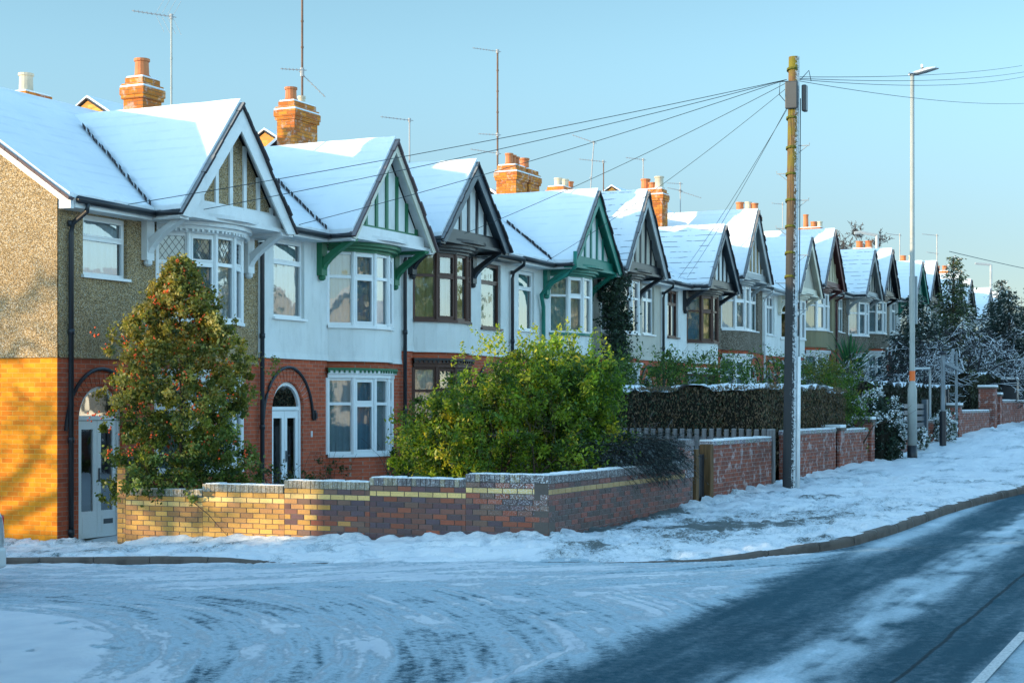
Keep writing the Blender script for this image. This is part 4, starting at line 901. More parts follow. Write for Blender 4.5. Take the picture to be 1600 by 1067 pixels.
def cable(a,b,sag,label,r=.006,group='overhead cables fanning out from the telegraph pole'):
    a=Vector(a);b=Vector(b); mb=MB(); mb.tube([a*0+(b-a)*t-Vector((0,0,sag*4*t*(1-t))) for t in [k/20 for k in range(21)]],r,4)
    o=mb.link('overhead_cable','cable',None,label=label,cat='cable',group=group); o.location=a; return o
T0=(10.15,-8.84,8.36)
cable(T0,(1.1,-.5,5.42),.08,'overhead cable from the telegraph pole to the gutter of the brown pebbledashed end house')
cable(T0,(2.45,-1.0,5.46),.10,'overhead cable sagging from the telegraph pole past the white barge board of the end house')
cable(T0,(6.15,-.5,5.60),.10,'overhead cable from the telegraph pole down to the gutter of the green-timbered house')
cable((10.15,-8.84,8.30),(12.3,-.9,6.0),.10,'overhead cable from the telegraph pole to the black gabled house')
cable((10.15,-8.84,8.2),(17.74,-.5,5.85),.15,'overhead cable from the telegraph pole to the teal gabled house')
cable((10.15,-8.85,7.8),(27.76,-.5,6.12),.12,'left of the two steep cables running down from the telegraph pole to the sixth house')
cable((10.17,-8.85,7.85),(28.6,-.5,6.2),.12,'right of the two steep cables running down from the telegraph pole to the sixth house')
cable((10.3,-9.05,8.42),(40,-9.1,14.25),.12,'topmost overhead cable running right from the telegraph pole behind the street lamp head')
cable((10.3,-9.05,8.39),(40,-9.2,14.02),.15,'middle overhead cable running right from the telegraph pole behind the street lamp head')
cable((10.3,-9.05,8.37),(40,-9.2,13.85),.2,'lower overhead cable running right from the telegraph pole under the street lamp head')
cable((10.3,-9.05,8.34),(40,-9.17,12.9),.15,'overhead cable slanting down to the right from the telegraph pole top')
cable((60,-3,9.6),(160,-18,13.5),1.0,'faint far cable above the snowy branches at the right edge',.016,None)

T=thing('street_lamp',(21.15,-9.0,G(21.15,-9.0)),'tall grey steel street lamp with orange band and snowy lamp head','street lamp')
mb=MB(); mb.tube([(0,0,-.2),(0,0,.35)],.128,14); mb.link('base_sleeve','black',T,smooth=True)
mb=MB(); mb.lathe((0,0,0),[(.118,.35),(.115,1.75),(.07,1.95),(.068,2.0),(.062,5.),(.05,9.66)],14); mb.link('column','metal_l',T,smooth=True)
mb=MB(); mb.lathe((0,0,0),[(.072,1.97),(.072,2.22)],14); mb.link('orange_band','orange',T)
mb=MB(); hx,hy=.426*.95,-.905*.95
def lampz(z): return z
sec=[(-.08,.06,9.66),(.1,.10,9.68),(.35,.12,9.75),(.55,.09,9.80),(.66,.03,9.80)]
k=len(mb.v); n=8
for (s_,rr,zz) in sec:
    for j in range(n):
        a=2*PI*j/n; lx=s_; off=rr*math.cos(a); h=rr*.6*math.sin(a)
        mb.v.append((.426*lx+.905*off,-.905*lx+.426*off,zz+h))
for i_ in range(len(sec)-1):
    for j in range(n): mb.face(k+i_*n+j,k+i_*n+(j+1)%n,k+(i_+1)*n+(j+1)%n,k+(i_+1)*n+j)
mb.face(*[k+j for j in range(n)]); mb.face(*[k+(len(sec)-1)*n+j for j in range(n)])
mb.tube([(.426*.25,-.905*.25,9.76),(.426*.25,-.905*.25,9.90)],.035,8)
t=NT('lamp_head_snow',.6,.3); ml=t.col(t.mix(t.ramp(t.nz(),-.2,.2),(.18,.19,.2),SNOW)); mb.link('lamp_head',ml,T,smooth=True)
mb=MB(); mb.box(.10,.16,-.1,.1,3.4,4.6); mb.link('cable_box','metal',T)
T=thing('street_lamp',(112.,12.,3.4),'distant dark street lamp poking up behind the terrace roofs','street lamp')
mb=MB(); mb.tube([(0,0,0),(0,0,12.6)],.14,8); mb.link('column','metal',T)
mb=MB(); mb.tube([(0,0,12.55),(-.5,1.2,12.8),(-.7,1.7,12.75)],.14,6); mb.link('lamp_head','metal',T)
T=thing('street_lamp',(108,2.4,4.),'tiny distant lamp column above the farthest roofs near the right edge','street lamp')
mb=MB(); mb.tube([(0,0,0),(0,0,8.9)],.10,6); mb.link('column','metal',T)
mb=MB(); mb.tube([(0,0,8.9),(-.5,1.1,9.0)],.10,6); mb.link('lamp_head','metal',T)

# ================================================= AERIALS
RT=Vector((.426,-.905,0))
def aerial(x,z0,z1,booms,label,y=3.,mat='alu',r=.020,lean=(0,0),clamp=False):
    T=thing('tv_aerial',(x,y,z0),label,'aerial','television aerials on the snowy roofs'); h=z1-z0
    mb=MB(); mb.tube([(0,0,-.6),(lean[0],lean[1],h)],r,8)
    for k in range(1,int(h/.6)): mb.tube([(lean[0]*k*.6/h,lean[1]*k*.6/h,k*.6-.02),(lean[0]*k*.6/h,lean[1]*k*.6/h,k*.6+.02)],r*1.35,8)
    mb.link('mast',mat,T)
    for (zb,l,up,side,refl) in booms:
        # l length along screen-left (-RT); up rise; side direction tilt
        c=Vector((lean[0],lean[1],zb-z0)); d=(-RT*l+Vector((side,side*.5,up))); u=d.normalized(); cr=Vector((u.y,-u.x,0)).normalized()
        b=MB(); b.tube([c-u*.10,c+d],.011 if r<.03 else .02,5); n=max(6,int(abs(l)/.085))
        for k in range(n): p=c+d*((k+.5)/n); b.tube([p-cr*.13*(1-.4*k/n),p+cr*.13*(1-.4*k/n)],.005 if r<.03 else .012,4); b.tube([p-Vector((0,0,.03)),p+Vector((0,0,.03))],.006,4)
        b.tube([c-Vector((0,0,.05)),c+Vector((0,0,.05))],r*1.8,8)
        if refl:
            for sg in (1,-1):
                for q in range(4): p=c+u*(.02+.03*q)+Vector((0,0,sg*.05))
                for q in range(4):
                    p=c-u*(.04-.055*q)*1; a_=p+Vector((0,0,sg*(.04+.04*q*0)))+u*(.06*q); b.tube([a_,a_+(-RT*.5*.35*-1*0+Vector((0,0,sg*.30)))-u*-.16*-1*1],.0035,4)
        b.link('antenna','alu',T)
aerial(6.87,8.0,10.07,[(10.05,.80,.12,0,True)],'pale aerial on a straight alloy mast right of the leftmost chimney',mat='metal_l')
aerial(11.75,8.6,12.3,[(9.88,.50,.03,0,False),(9.78,-.52,-.5,.1,False)],'aerial on the tall rusty mast above the second chimney',mat='rust',r=.026)
aerial(16.86,8.0,9.56,[(9.54,.75,.09,0,False)],'single-boom aerial above the ridge between the green and black gables')
aerial(22.1,8.2,12.40,[(12.35,.72,.1,0,False),(9.95,.55,.03,0,False),(9.42,.78,.12,0,False)],'very tall mast with three snowy aerials beside the double chimney',mat='rust',r=.028)
aerial(28.96,9.0,10.82,[(10.80,.72,.25,0,False)],'slightly leaning aerial above the teal gabled house',lean=(.44,0))
aerial(30.24,8.8,10.32,[(10.28,.82,.09,0,False)],'aerial with long flat boom just right of the leaning one',mat='rust')
aerial(34.0,8.8,10.9,[(10.86,.62,.08,0,False)],'small snow-tipped aerial just left of the orange chimney with buff pot')
aerial(37.96,8.8,10.53,[(10.5,.52,.03,0,False),(10.25,.5,.1,0,False),(10.22,-.8,-.26,0,False)],'aerial with crossed booms right of the orange chimney with buff pot')
aerial(52.,9.5,11.4,[(11.3,.5,.05,0,False)],'thin aerial seen beside the telegraph pole over the eighth house')
aerial(77.5,10.2,12.41,[(12.3,.8,.1,0,False)],'faint far aerial left of the street lamp column',r=.03)
aerial(89.3,10.2,13.49,[(13.4,1.0,.1,0,False),(12.2,.7,.1,0,False)],'far two-boom aerial just left of the conifer top',r=.035)

# ================================================= VEGETATION
def ell(c,r,n,shell=.55):
    d=rng.normal(size=(n,3)); d/=np.linalg.norm(d,axis=1)[:,None]; k=rng.uniform(shell,1,(n,1)); return np.array(c)+d*k*np.array(r)
def sway(mb,p,d,L,r,depth,n=5,spread=.55,grav=0.,kids=3,minr=.003,seg=4,shrink=.68,wig=.16):
    """recursive branch"""
    pts=[Vector(p)]; dd=Vector(d).normalized(); step=L/seg; rr=[r]
    for k in range(seg):
        dd=(dd+Vector((random.gauss(0,wig),random.gauss(0,wig),random.gauss(0,wig)-grav))).normalized(); pts.append(pts[-1]+dd*step); rr.append(max(minr,r*(1-.5*(k+1)/seg)))
    mb.tube(pts,rr,n,cap=False)
    if depth<=0: return
    for k in range(kids):
        t=random.uniform(.35,1) if k else 1; i=min(seg,max(1,int(t*seg))); a=Vector((random.gauss(0,1),random.gauss(0,1),random.gauss(0,.7))); a=(a-dd*a.dot(dd)).normalized()
        nd=(dd*(1-spread*.5)+a*spread*random.uniform(.6,1.3)).normalized(); sway(mb,pts[i],nd,L*shrink*random.uniform(.7,1.15),rr[i]*.62,depth-1,max(3,n-1),spread,grav,kids,minr,max(2,seg-1),shrink,wig)
# holly: cone crown above a dense skirt
hx_,hy_=.90,-1.68
T=thing('holly_bush',(hx_,hy_,G(1,-2)),'tall holly bush with red berries behind the lit end of the low wall','bush'); z0=G(1,-2)
def holly_shape(n):
    u=rng.uniform(0,1,n); z=u**1.05*3.75+.55; prof_r=np.interp(z,[.4,.7,1.1,1.5,2.0,2.5,3.0,3.35,3.7,4.0,4.25,4.45],[1.02,1.18,1.16,.98,1.15,1.2,1.02,.78,.50,.30,.16,.05])
    a=rng.uniform(0,2*PI,n); lob=1+.20*np.sin(a*3+z*4)+.16*np.sin(a*5-z*9); r=prof_r*lob*np.sqrt(rng.uniform(.25,1,n)); r*=1+.22*(rng.random(n)<.10)
    thin=(z>1.35)&(z<2.1)&(rng.random(n)<.35)
    P=np.c_[r*np.cos(a)*.98,r*np.sin(a)*.88,z+.0]; return P[~thin]
P,idx=clumps(1700,46,holly_shape,.050)
m_=P[:,2]>.42; P=P[m_]; idx=idx[m_]
C_=cpal(idx,1700,[(.20,.18,.035),(.13,.15,.035),(.30,.26,.06),(.42,.36,.13),(.07,.09,.03)],.25,.4,[.3,.22,.22,.14,.12])
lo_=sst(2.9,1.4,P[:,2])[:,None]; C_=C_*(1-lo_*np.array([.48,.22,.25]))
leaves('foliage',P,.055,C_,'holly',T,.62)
mb=MB(); cs=holly_shape(480); cs=cs[cs[:,2]>1.25]
for c in cs:
    if c[0]*-.9+random.gauss(0,.5)<-.6 : continue
    for q in range(random.choice([2,3,5,8])):
        p=c+rng.normal(size=3)*.035; s=.0195
        mb.v+= [(p[0]+a*s,p[1]+b*s,p[2]+c_*s) for a,b,c_ in ((1,0,0),(-1,0,0),(0,1,0),(0,-1,0),(0,0,1),(0,0,-1))]; k=len(mb.v)-6
        for f in ((0,2,4),(2,1,4),(1,3,4),(3,0,4),(2,0,5),(1,2,5),(3,1,5),(0,3,5)): mb.face(*[k+j for j in f])
mb.link('berries','berry',T,smooth=True,kind='stuff')
mb=MB()
for k in range(9): a=2*PI*k/9; sway(mb,(.1*math.cos(a),.1*math.sin(a),-.2),(.2*math.cos(a),.2*math.sin(a),1),1.05,.03,2,5,.4,shrink=.6)
mb.tube([(0,0,-.2),(.03,0,2),(0,.02,4.0)],.05,6,.01); mb.link('stem','bark',T)
# a trailing sprig over the wall
mb=MB(); mb.tube([(-.9,-.9,.62),(-1.0,-1.25,.45),(-1.0,-1.62,.12)],.008,4,.003); mb.link('trailing_sprig','bark',T)
# the big privet
T=thing('green_bush',(2.9,-6.5,.4),'big spreading yellow-green bush behind the purple end of the low wall','bush')
def privet(n):
    parts=[((0,.1,1.45),(1.5,1.35,1.1)),((.5,-.4,2.0),(1.2,.95,.85)),((-.3,.9,1.2),(1.2,.95,.85)),((.5,-1.0,1.9),(1.0,.62,.75)),((.2,1.25,.95),(1.1,.8,.55)),((.3,-1.0,1.0),(1.25,.8,.65))]
    w=np.array([.26,.2,.18,.14,.10,.12]); k=rng.choice(6,n,p=w); out=np.zeros((n,3))
    for j,(c,r) in enumerate(parts): m=k==j; out[m]=ell(c,r,m.sum(),.45)
    return out[out[:,2]>.45]
P,idx=clumps(1700,66,privet,.062); NC=len(P)
up=[]                                                    # upright shoots along the top
for k in range(46):
    a=rng.uniform(-1,1); b=rng.uniform(-1.5,1.5); zt=1.75+1.0*math.sqrt(max(0,1-(a/1.5)**2-((b+.2)/1.9)**2)) ; h=rng.uniform(.15,.42)
    dx,dy=rng.normal(0,.12,2)
    for q in range(int(26*h/.3)): t=q/(26*h/.3); up.append((a+.3+dx*t,b-.15+dy*t,zt+h*t))
up=np.array(up)+rng.normal(size=(len(up),3))*.022; C0=cpal(idx,1700,[(.15,.24,.02),(.24,.32,.03),(.07,.14,.02),(.46,.42,.04),(.04,.09,.02)],.25,.4,[.30,.17,.26,.06,.21])
C1=pal(len(up),[(.46,.44,.04),(.30,.36,.03),(.2,.3,.03)],.25); P=np.r_[P,up]; m_=(P[:,0]>-2.65)&(P[:,2]>.5); P=P[m_]; C_=np.r_[C0,C1][m_]
C_0=pal(4,[(.15,.24,.02),(.24,.32,.03),(.09,.17,.02),(.42,.38,.04),(.05,.11,.02)],.3,[.3,.25,.2,.13,.12])
leaves('foliage',P,.062,C_,'leaf',T,.45)
mb=MB()
for k in range(16): a=rng.uniform(0,2*PI); sway(mb,(.35*math.cos(a),.5*math.sin(a)-.2,-.1),(.35*math.cos(a),.5*math.sin(a),1),1.15,.035,3,5,.45,kids=3)
mb.link('stem','bark',T)
# dark drooping shrub at the wall end
T=thing('drooping_shrub',(4.1,-7.95,1.16),'dark wiry shrub flopping over the corner wall beside the big green bush','shrub')
mb=MB(); dd=[];pp=[]
for k in range(1300):
    x=rng.normal(0,.62); a=rng.uniform(-.9,.9); p=Vector((x,rng.uniform(-.35,.35),rng.uniform(.0,.45))); L_=rng.uniform(.35,.7); v=Vector((rng.normal(.25,.35),-rng.uniform(.1,1.),rng.uniform(.1,.9))).normalized()
    pts=[p]
    for q in range(6): v=(v+Vector((.04,-.08,-.30))).normalized(); pts.append(pts[-1]+v*L_/6)
    mb.cc=(.03,.035,.035) ; mb.tube(pts,.006,3,.002,cap=False)
    for q in range(1,7):
        for _ in range(3): pp.append(pts[q]+Vector(rng.normal(size=3)*.02)); dd.append(v)
mb.link('stems','bark_dark',T)
leaves('foliage',np.array([tuple(p) for p in pp]),.05,pal(len(pp),[(.03,.045,.045),(.06,.08,.07),(.02,.03,.025),(.12,.15,.16)],.3),'leaf_d',T,.16,dirs=np.array([tuple(d) for d in dd]))
P=ell((-.1,0,.35),(1.0,.3,.18),900,.3); leaves('snow_tufts',P,.05,pal(len(P),[(.5,.55,.6),(.35,.40,.42),(.08,.09,.08)],.2),'leaf_s',T,.4)
T=thing('rose_bush',(6.5,-7.0,1.0),'thin leafy shrub with yellowing leaves beyond the drooping shrub, in front of the picket fence','shrub')
P,_=clumps(60,30,lambda n:ell((0,0,.3),(.65,.6,.42),n,.2),.05); leaves('foliage',P,.05,pal(len(P),[(.10,.13,.06),(.22,.18,.06),(.3,.32,.3),(.06,.09,.04)],.3),'leaf_s',T,.5)
mb=MB(); 
for k in range(12): sway(mb,(rng.normal(0,.2),rng.normal(0,.2),-.3),(rng.normal(0,.4),rng.normal(0,.4),1),.8,.012,2,4,.5)
mb.link('stem','twig',T)
T=thing('dry_shrub',(3.9,-7.6,1.3),'bare tan twigs just right of the big green bush','shrub')
mb=MB(); 
for k in range(9): sway(mb,(rng.normal(0,.08),rng.normal(0,.1),-.1),(rng.normal(0,.2),rng.normal(0,.2),1),.42,.011,2,4,.5)
mb.link('twigs',m_bark('dry_twig',(.30,.20,.11),.4,.4),T)
# plants against house fronts
for (x,y,h,r,n,lab) in ((9.2,-.95,1.25,.28,26,'thin climbing rose shoots under the ground floor bay of the green-timbered house'),(7.65,-.35,.95,.28,26,'low leafy plant between the arched white door and the bay'),(4.7,-1.1,1.0,.5,60,'dark leafy plant right of the holly below the end house bay')):
    T=thing('front_garden_plant',(x,y,G(x,y)),lab,'plant')
    P,_=clumps(n,14,lambda q:np.c_[rng.normal(0,r,q),rng.normal(0,r*.5,q),rng.uniform(.1,h,q)],.06); leaves('foliage',P,.06,pal(len(P),[(.03,.06,.02),(.05,.08,.03),(.1,.07,.03)],.3),'leaf',T,.5)
    mb=MB()
    for k in range(6): sway(mb,(rng.normal(0,r*.5),0,-.1),(rng.normal(0,.3),0,1),h*.8,.012,1,4,.4)
    mb.link('stem','bark',T)
# ivy on the fourth / fifth houses
T=thing('ivy',(22.0,-.6,.8),'dark ivy climbing the wall between the teal gabled house and the cream house','climbing plant')
P,_=clumps(420,34,lambda n:np.c_[rng.normal(0,.40,n)*(.6+.5*np.clip(rng.random(n),0,1)),rng.uniform(-.32,.10,n),rng.uniform(.3,5.0,n)],.10)
P=P[np.abs(P[:,0])<.75+.25*np.sin(P[:,2]*2.1)]
leaves('foliage',P,.075,pal(len(P),[(.018,.04,.025),(.03,.06,.03),(.012,.025,.018)],.35),'leaf_d',T,.75,down=.4)
mb=MB()
for k in range(5): mb.tube([(rng.normal(0,.15),.0,-.5),(rng.normal(0,.2),-.05,2),(rng.normal(0,.25),-.05,4.6)],.03,5,.01)
mb.link('stem','bark',T)
# clipped hedges
def hedge(name,x0,x1,y0,y1,z0,z1,label,cols,n,cat='hedge',snow=True,grp=None,mat='leaf_d',sz=.055,step=.16):
    T=thing(name,(x0,y0,z0),label,cat,grp); W_,D_,H_=x1-x0,y1-y0,z1-z0
    def disp(x,y,z): return .07*(fbm(x*1.3+3,z*1.1+y*1.3,3,7)-.5)
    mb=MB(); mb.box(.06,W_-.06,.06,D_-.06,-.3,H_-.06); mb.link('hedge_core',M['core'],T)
    A=[W_*H_,W_*H_*.3,D_*H_,D_*H_*.5,W_*D_]; tot=sum(A); Ps=[]
    for j,a in enumerate(A):
        m=int(n*a/tot); u=rng.random(m);v=rng.random(m)
        f=[(u*W_,0*u,v*H_),(u*W_,0*u+D_,v*H_),(0*u,u*D_,v*H_),(0*u+W_,u*D_,v*H_),(u*W_,v*D_,0*u+H_)][j]; Ps.append(np.stack(f,1))
    P=np.concatenate(Ps)+rng.normal(size=(sum(len(p) for p in Ps),3))*np.array([.045,.045,.035]); P[:,1]+=.12*(fbm(P[:,0]*1.5,P[:,2]*1.5,3,3)-.5); P[:,2]+=.10*(fbm(P[:,0]*1.3,P[:,1]*1.3,3,13)-.5)*(P[:,2]/H_)
    leaves('foliage',P,sz,pal(len(P),cols,.35),mat,T,.4,dirs=np.tile([0,0,.9],(len(P),1)))
    if snow:
        nx=max(6,int(W_/step*2)); ny=max(4,int(D_/step*1.5)); X,Y=np.meshgrid(np.linspace(-.02,W_+.02,nx),np.linspace(-.02,D_+.02,ny),indexing='ij')
        Z=H_-.06+.14*sst(.40,.58,fbm((X+x0)*2.6,(Y+y0)*2.6,4,19))+.05*fbm((X+x0)*7,(Y+y0)*7,3,29)+.10*(fbm(X*1.3,Y*1.3,3,13)-.5)
        npmesh('snow_cap',np.c_[X.ravel(),Y.ravel(),Z.ravel()],gridF(nx,ny),'snow_p',T,smooth=True)
    return T
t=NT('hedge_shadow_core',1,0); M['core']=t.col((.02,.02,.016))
BR=[(.12,.085,.05),(.16,.105,.055),(.06,.07,.035),(.085,.062,.042)]
hedge('clipped_hedge',11.15,17.9,-8.1,-7.2,.9,2.52,'long dark clipped hedge above the brick wall right of the telegraph pole',BR,26000)
hedge('clipped_hedge',11.15,12.1,-7.15,-2.2,.9,2.50,'dark clipped hedge side running back behind the picket fence, left of the telegraph pole',BR+[(.02,.045,.025)],26000)
# leafy shrubs rising behind the hedge
def shrub(x,y,z,rx,ry,h,n,label,cols,grp=None,mat='leaf',sz=.075,name='leafy_shrub',shoots=0):
    T=thing(name,(x,y,z),label,'shrub',grp)
    P,_=clumps(n,30,lambda q:np.c_[rng.normal(0,rx*.5,q),rng.normal(0,ry*.5,q),h*np.sqrt(rng.uniform(.02,1,q))*(1-.15*rng.random(q))],.085)
    if shoots:
        s=[]
        for k in range(shoots):
            a,b=rng.normal(0,rx*.55),rng.normal(0,ry*.5); dx,dy=rng.normal(0,.12,2); h2=rng.uniform(.3,.75)
            for q in range(22): t_=q/22; s.append((a+dx*t_,b+dy*t_,h*.85+h2*t_))
        P=np.r_[P,np.array(s)+rng.normal(size=(len(s),3))*.035]
    leaves('foliage',P,sz,pal(len(P),cols,.35),mat,T,.4)
    mb=MB()
    for k in range(7): sway(mb,(rng.normal(0,rx*.2),rng.normal(0,ry*.2),-.2),(rng.normal(0,.3),rng.normal(0,.3),1),h*.6,.03,2,4,.45)
    mb.link('stem','bark',T); return T
GR=[(.045,.10,.025),(.07,.14,.03),(.11,.18,.035),(.03,.06,.02)]
g='leafy shrubs rising behind the clipped hedge'
shrub(14.2,-3.6,.9,1.2,1.1,2.45,230,'leafy green shrub with tall thin shoots in front of the cream house',GR,g,shoots=30)
shrub(16.8,-4.2,.9,1.3,1.0,2.5,230,'dense dark green shrub in front of the sixth house white wall',GR,g,shoots=30)
shrub(19.9,-4.6,.9,1.3,.9,2.45,130,'thin see-through shrub in front of the dark pebbledashed house ground floor',GR,g,shoots=34)
shrub(22.6,-5.2,.9,1.2,.9,2.55,120,'slender shoots directly right of the telegraph pole above the hedge',GR,g,shoots=34)
shrub(21.2,-6.9,.9,1.5,.5,2.45,170,'green shrub with yellowish leaves above the right end of the clipped hedge',[(.05,.08,.02),(.09,.12,.025),(.14,.13,.02)],g,shoots=24)
shrub(18.7,-7.9,.7,.55,.5,2.3,110,'bright green shrub hanging over the short wall at the right end of the hedge',[(.06,.13,.02),(.10,.17,.02),(.04,.08,.02)],None,shoots=6)
# snowy ivy bush left of the lamp
T=thing('snowy_bush',(20.9,-8.3,.6),'dark ivy-like bush with patches of snow left of the street lamp foot','bush')
P,_=clumps(260,34,lambda n:ell((0,.1,.75),(1.3,.6,1.15),n,.6),.07); P=P[P[:,2]>-.05]
leaves('foliage',P,.08,pal(len(P),[(.012,.03,.02),(.02,.045,.025),(.03,.05,.03)],.3),'leaf_d',T,.6)
Q,_=clumps(120,50,lambda n:ell((0,.1,.95),(1.35,.62,1.05),n,.95),.06); Q=Q[(Q[:,2]>.5)]; leaves('snow_tufts',Q,.05,pal(len(Q),[(.74,.78,.84),(.6,.65,.7),(.03,.05,.03)],.1),'leaf_d',T,.8)
mb=MB(); mb.box(-1.0,1.0,-.2,.3,-.2,1.2); mb.link('inner_shadow_core',M['core'],T)  # plain dark box painting the shade inside the bush
for (x,y,z,r_,n,lab) in ((24.6,-8.45,1.2,(.8,.35,.32),50,'mound of snowy foliage on the mossy low wall right of the street lamp'),(28.0,-8.5,1.55,(1.0,.35,.55),90,'snow-laden ivy heaped over the mossy wall behind the sign frame')):
    T=thing('snowy_bush',(x,y,z),lab,'bush'); P,_=clumps(n,30,lambda q:ell((0,0,0),r_,q,.6),.06); 
    leaves('foliage',P,.09,pal(len(P),[(.74,.78,.84),(.6,.65,.7),(.03,.05,.03),(.05,.07,.04)],.15),'leaf_d',T,.7)
    mb=MB(); mb.tube([(-.5,0,-.9),(.2,0,.1)],.03,5); mb.link('stem','bark',T)
# palm (cordyline)
T=thing('palm',(33.0,-4.6,G(33,-4.6)),'green cordyline palm with a fan of narrow leaves and drooping snowy lower leaves','palm tree')
mb=MB(); mb.tube([(0,0,0),(.05,0,1.0),(0,0,1.9)],.12,8,.09); mb.link('trunk','bark',T)
def fronds(n,up,cols,L0,mat,name):
    V=[];F=[];C=[]
    for k in range(n):
        a=rng.uniform(0,2*PI); el=rng.uniform(*up); d=np.array([math.cos(a)*math.cos(el),math.sin(a)*math.cos(el),math.sin(el)]); L=L0*rng.uniform(.75,1.1); p=np.array([0,0,1.85+rng.uniform(-.1,.15)]); s=np.cross(d,[0,0,1]); s/=np.linalg.norm(s)+1e-9
        c=np.array(cols[rng.integers(len(cols))])*rng.uniform(.7,1.3); base=len(V); m=6
        for q in range(m+1):
            wd=.03*math.sin(PI*min(.97,(q+.6)/(m+.8))); V.append(p-s*wd);V.append(p+s*wd); p=p+d*L/m; d=d+np.array([0,0,-.10 if el>.2 else -.22]); d/=np.linalg.norm(d)
        for q in range(m): F.append((base+2*q,base+2*q+1,base+2*q+3,base+2*q+2)); C.append(np.clip(c,0,1))
    npmesh(name,np.array(V),np.array(F),mat,T,cols=np.array(C))
fronds(230,(.15,1.5),[(.03,.11,.055),(.05,.15,.07),(.02,.07,.04)],1.45,'leaf','fronds')
fronds(60,(-.7,.1),[(.5,.55,.6),(.10,.12,.06),(.06,.09,.05)],1.5,'leaf_d','drooping_fronds')
# low dark hedges with snow tops behind the far walls
hedge('clipped_hedge',24.6,38.5,-7.3,-6.6,1.0,2.75,'low dark snow-topped hedge behind the street lamp and sign frame',[(.03,.04,.025),(.045,.04,.03),(.02,.035,.02)],14000,sz=.09,step=.3)
hedge('clipped_hedge',39.5,47,-7.4,-6.4,1.4,3.3,'olive snow-topped hedge beyond the far brick pier',[(.05,.06,.03),(.04,.045,.025)],7000,sz=.10,step=.3)
# sign frame / garden arch
T=thing('frame_arch',(26.4,-8.8,G(26.4,-8.8)),'grey timber and tube frame with snow on its bars right of the street lamp','garden arch')
mb=MB(); mb.tube([(0,0,-.1),(0,0,2.62)],.06,10); mb.link('post','wood_t',T)
mb=MB(); mb.tube([(0,0,-.1),(0,0,1.02)],.095,12); mb.lathe((0,0,2.6),[(.1,0),(.11,.06),(.06,.1)],10); mb.link('post_sleeve','black',T)
mb=MB(); mb.obox((0,-.05,2.35),(3.6,.1,-.2),(0,.08,0),(0,0,.09)); mb.link('top_rail','wood_t',T)
mb=MB(); mb.obox((2.05,.1,2.1),(.3,0,.75),(0,.08,0),(.09,0,-.04)); mb.obox((2.42,.02,.25),(.0,0,2.5),(0,.07,0),(.07,0,0)); mb.link('raking_post','wood_t',T)
mb=MB(); mb.tube([(-1.0,.6,.35),(-1.0,.6,2.05),(-.85,.6,2.2),(1.2,.6,2.25),(1.3,.6,2.1),(1.3,.6,.4)],.035,8); mb.link('tube_hoop','metal',T)
mb=MB()
for k in range(5): mb.box(-3.2,-.25,.42,.46,.42+k*.17,.54+k*.17)
mb.box(-.45,-.22,.36,.50,-.1,1.35); mb.link('side_boards','navy',T)
T=thing('gate_panel',(31.2,-8.1,G(31.2,-8.1)),'dark narrow gate beside the plain brown brick wall','gate')
mb=MB(); mb.box(-.6,-.5,0,.1,-.1,1.6); mb.box(.0,.1,0,.1,-.1,1.5)
for k in range(5): mb.box(-.47+k*.095,-.42+k*.095,.03,.06,.05,1.3)
mb.box(-.5,0,.06,.09,.3,.36); mb.box(-.5,0,.06,.09,1.0,1.06); mb.link('gate_boards','black',T)
T=thing('red_post',(44.2,-9.6,G(44.2,-9.6)),'dark red post cut by the right edge of the picture','post')
mb=MB(); mb.lathe((0,0,-.1),[(.30,0),(.30,.2),(.26,.22),(.26,1.42),(.31,1.46),(.31,1.54),(.27,1.60),(.12,1.70)],18); mb.link('post_body','red',T,smooth=False)
mb=MB(); mb.lathe((0,0,1.56),[(.27,.03),(.2,.12),(.05,.17)],14); mb.link('snow_cap','snow',T)
T=thing('refuse_bin',(44.8,-8.0,G(44.8,-8.0)),'dark wheeled bin with snow on its lid behind the far right brick wall','bin')
mb=MB(); mb.box(-.3,.3,-.3,.3,0,1.6); mb.link('bin_body','black',T,bevel=.03); mb=MB(); mb.box(-.32,.32,-.33,.32,1.61,1.67); mb.cur=1; mb.box(-.3,.3,-.3,.3,1.672,1.76); mb.link('lid',['black','snow'],T,bevel=.02)

# conifers and bare trees at the right
def conifer(x,y,z,h,r,n,label,top=True,cols=None,crown_from=.05):
    T=thing('conifer',(x,y,z),label,'tree'); mb=MB(); mb.tube([(0,0,0),(0,0,h*.97)],.22,7,.02); mb.link('trunk','bark',T)
    P=[];D=[]
    k=0; zz=h*crown_from
    while zz<h*.97:
        t=(zz/h); R_=r*(1-t)**.8*(.8+.4*random.random()); m=9 if t<.8 else 6
        for q in range(m):
            a=random.uniform(0,2*PI); L_=R_*random.uniform(.65,1.1)+.12; s=max(3,int(L_/.12)); 
            for w_ in range(s):
                f=(w_+1)/s; px,py=math.cos(a)*L_*f,math.sin(a)*L_*f; pz=zz+.10*L_*f-.30*L_*f*f
                for _ in range(n): P.append((px+random.gauss(0,.07+.05*L_),py+random.gauss(0,.07+.05*L_),pz+random.gauss(0,.045)-abs(random.gauss(0,.06)))); D.append((math.cos(a),math.sin(a),-.3))
        zz+=h*.024
    P=np.array(P);D=np.array(D); c=pal(len(P),cols or [(.03,.055,.03),(.045,.08,.03),(.02,.035,.025),(.09,.11,.03)],.35)
    sn=(rng.random(len(P))<.10); c[sn]=rng.uniform(.55,.8,(sn.sum(),1)); leaves('foliage',P,.13,c,'leaf_d',T,.4,dirs=D); return T
conifer(55.5,-4,2.,7.15,2.1,7,'tall pointed conifer with yellow-green top among the snowy branches')
conifer(49,-3.6,1.8,5.2,2.4,6,'broad dark snow-dusted conifer below and left of the pointed one',cols=[(.015,.03,.025),(.025,.045,.035)])
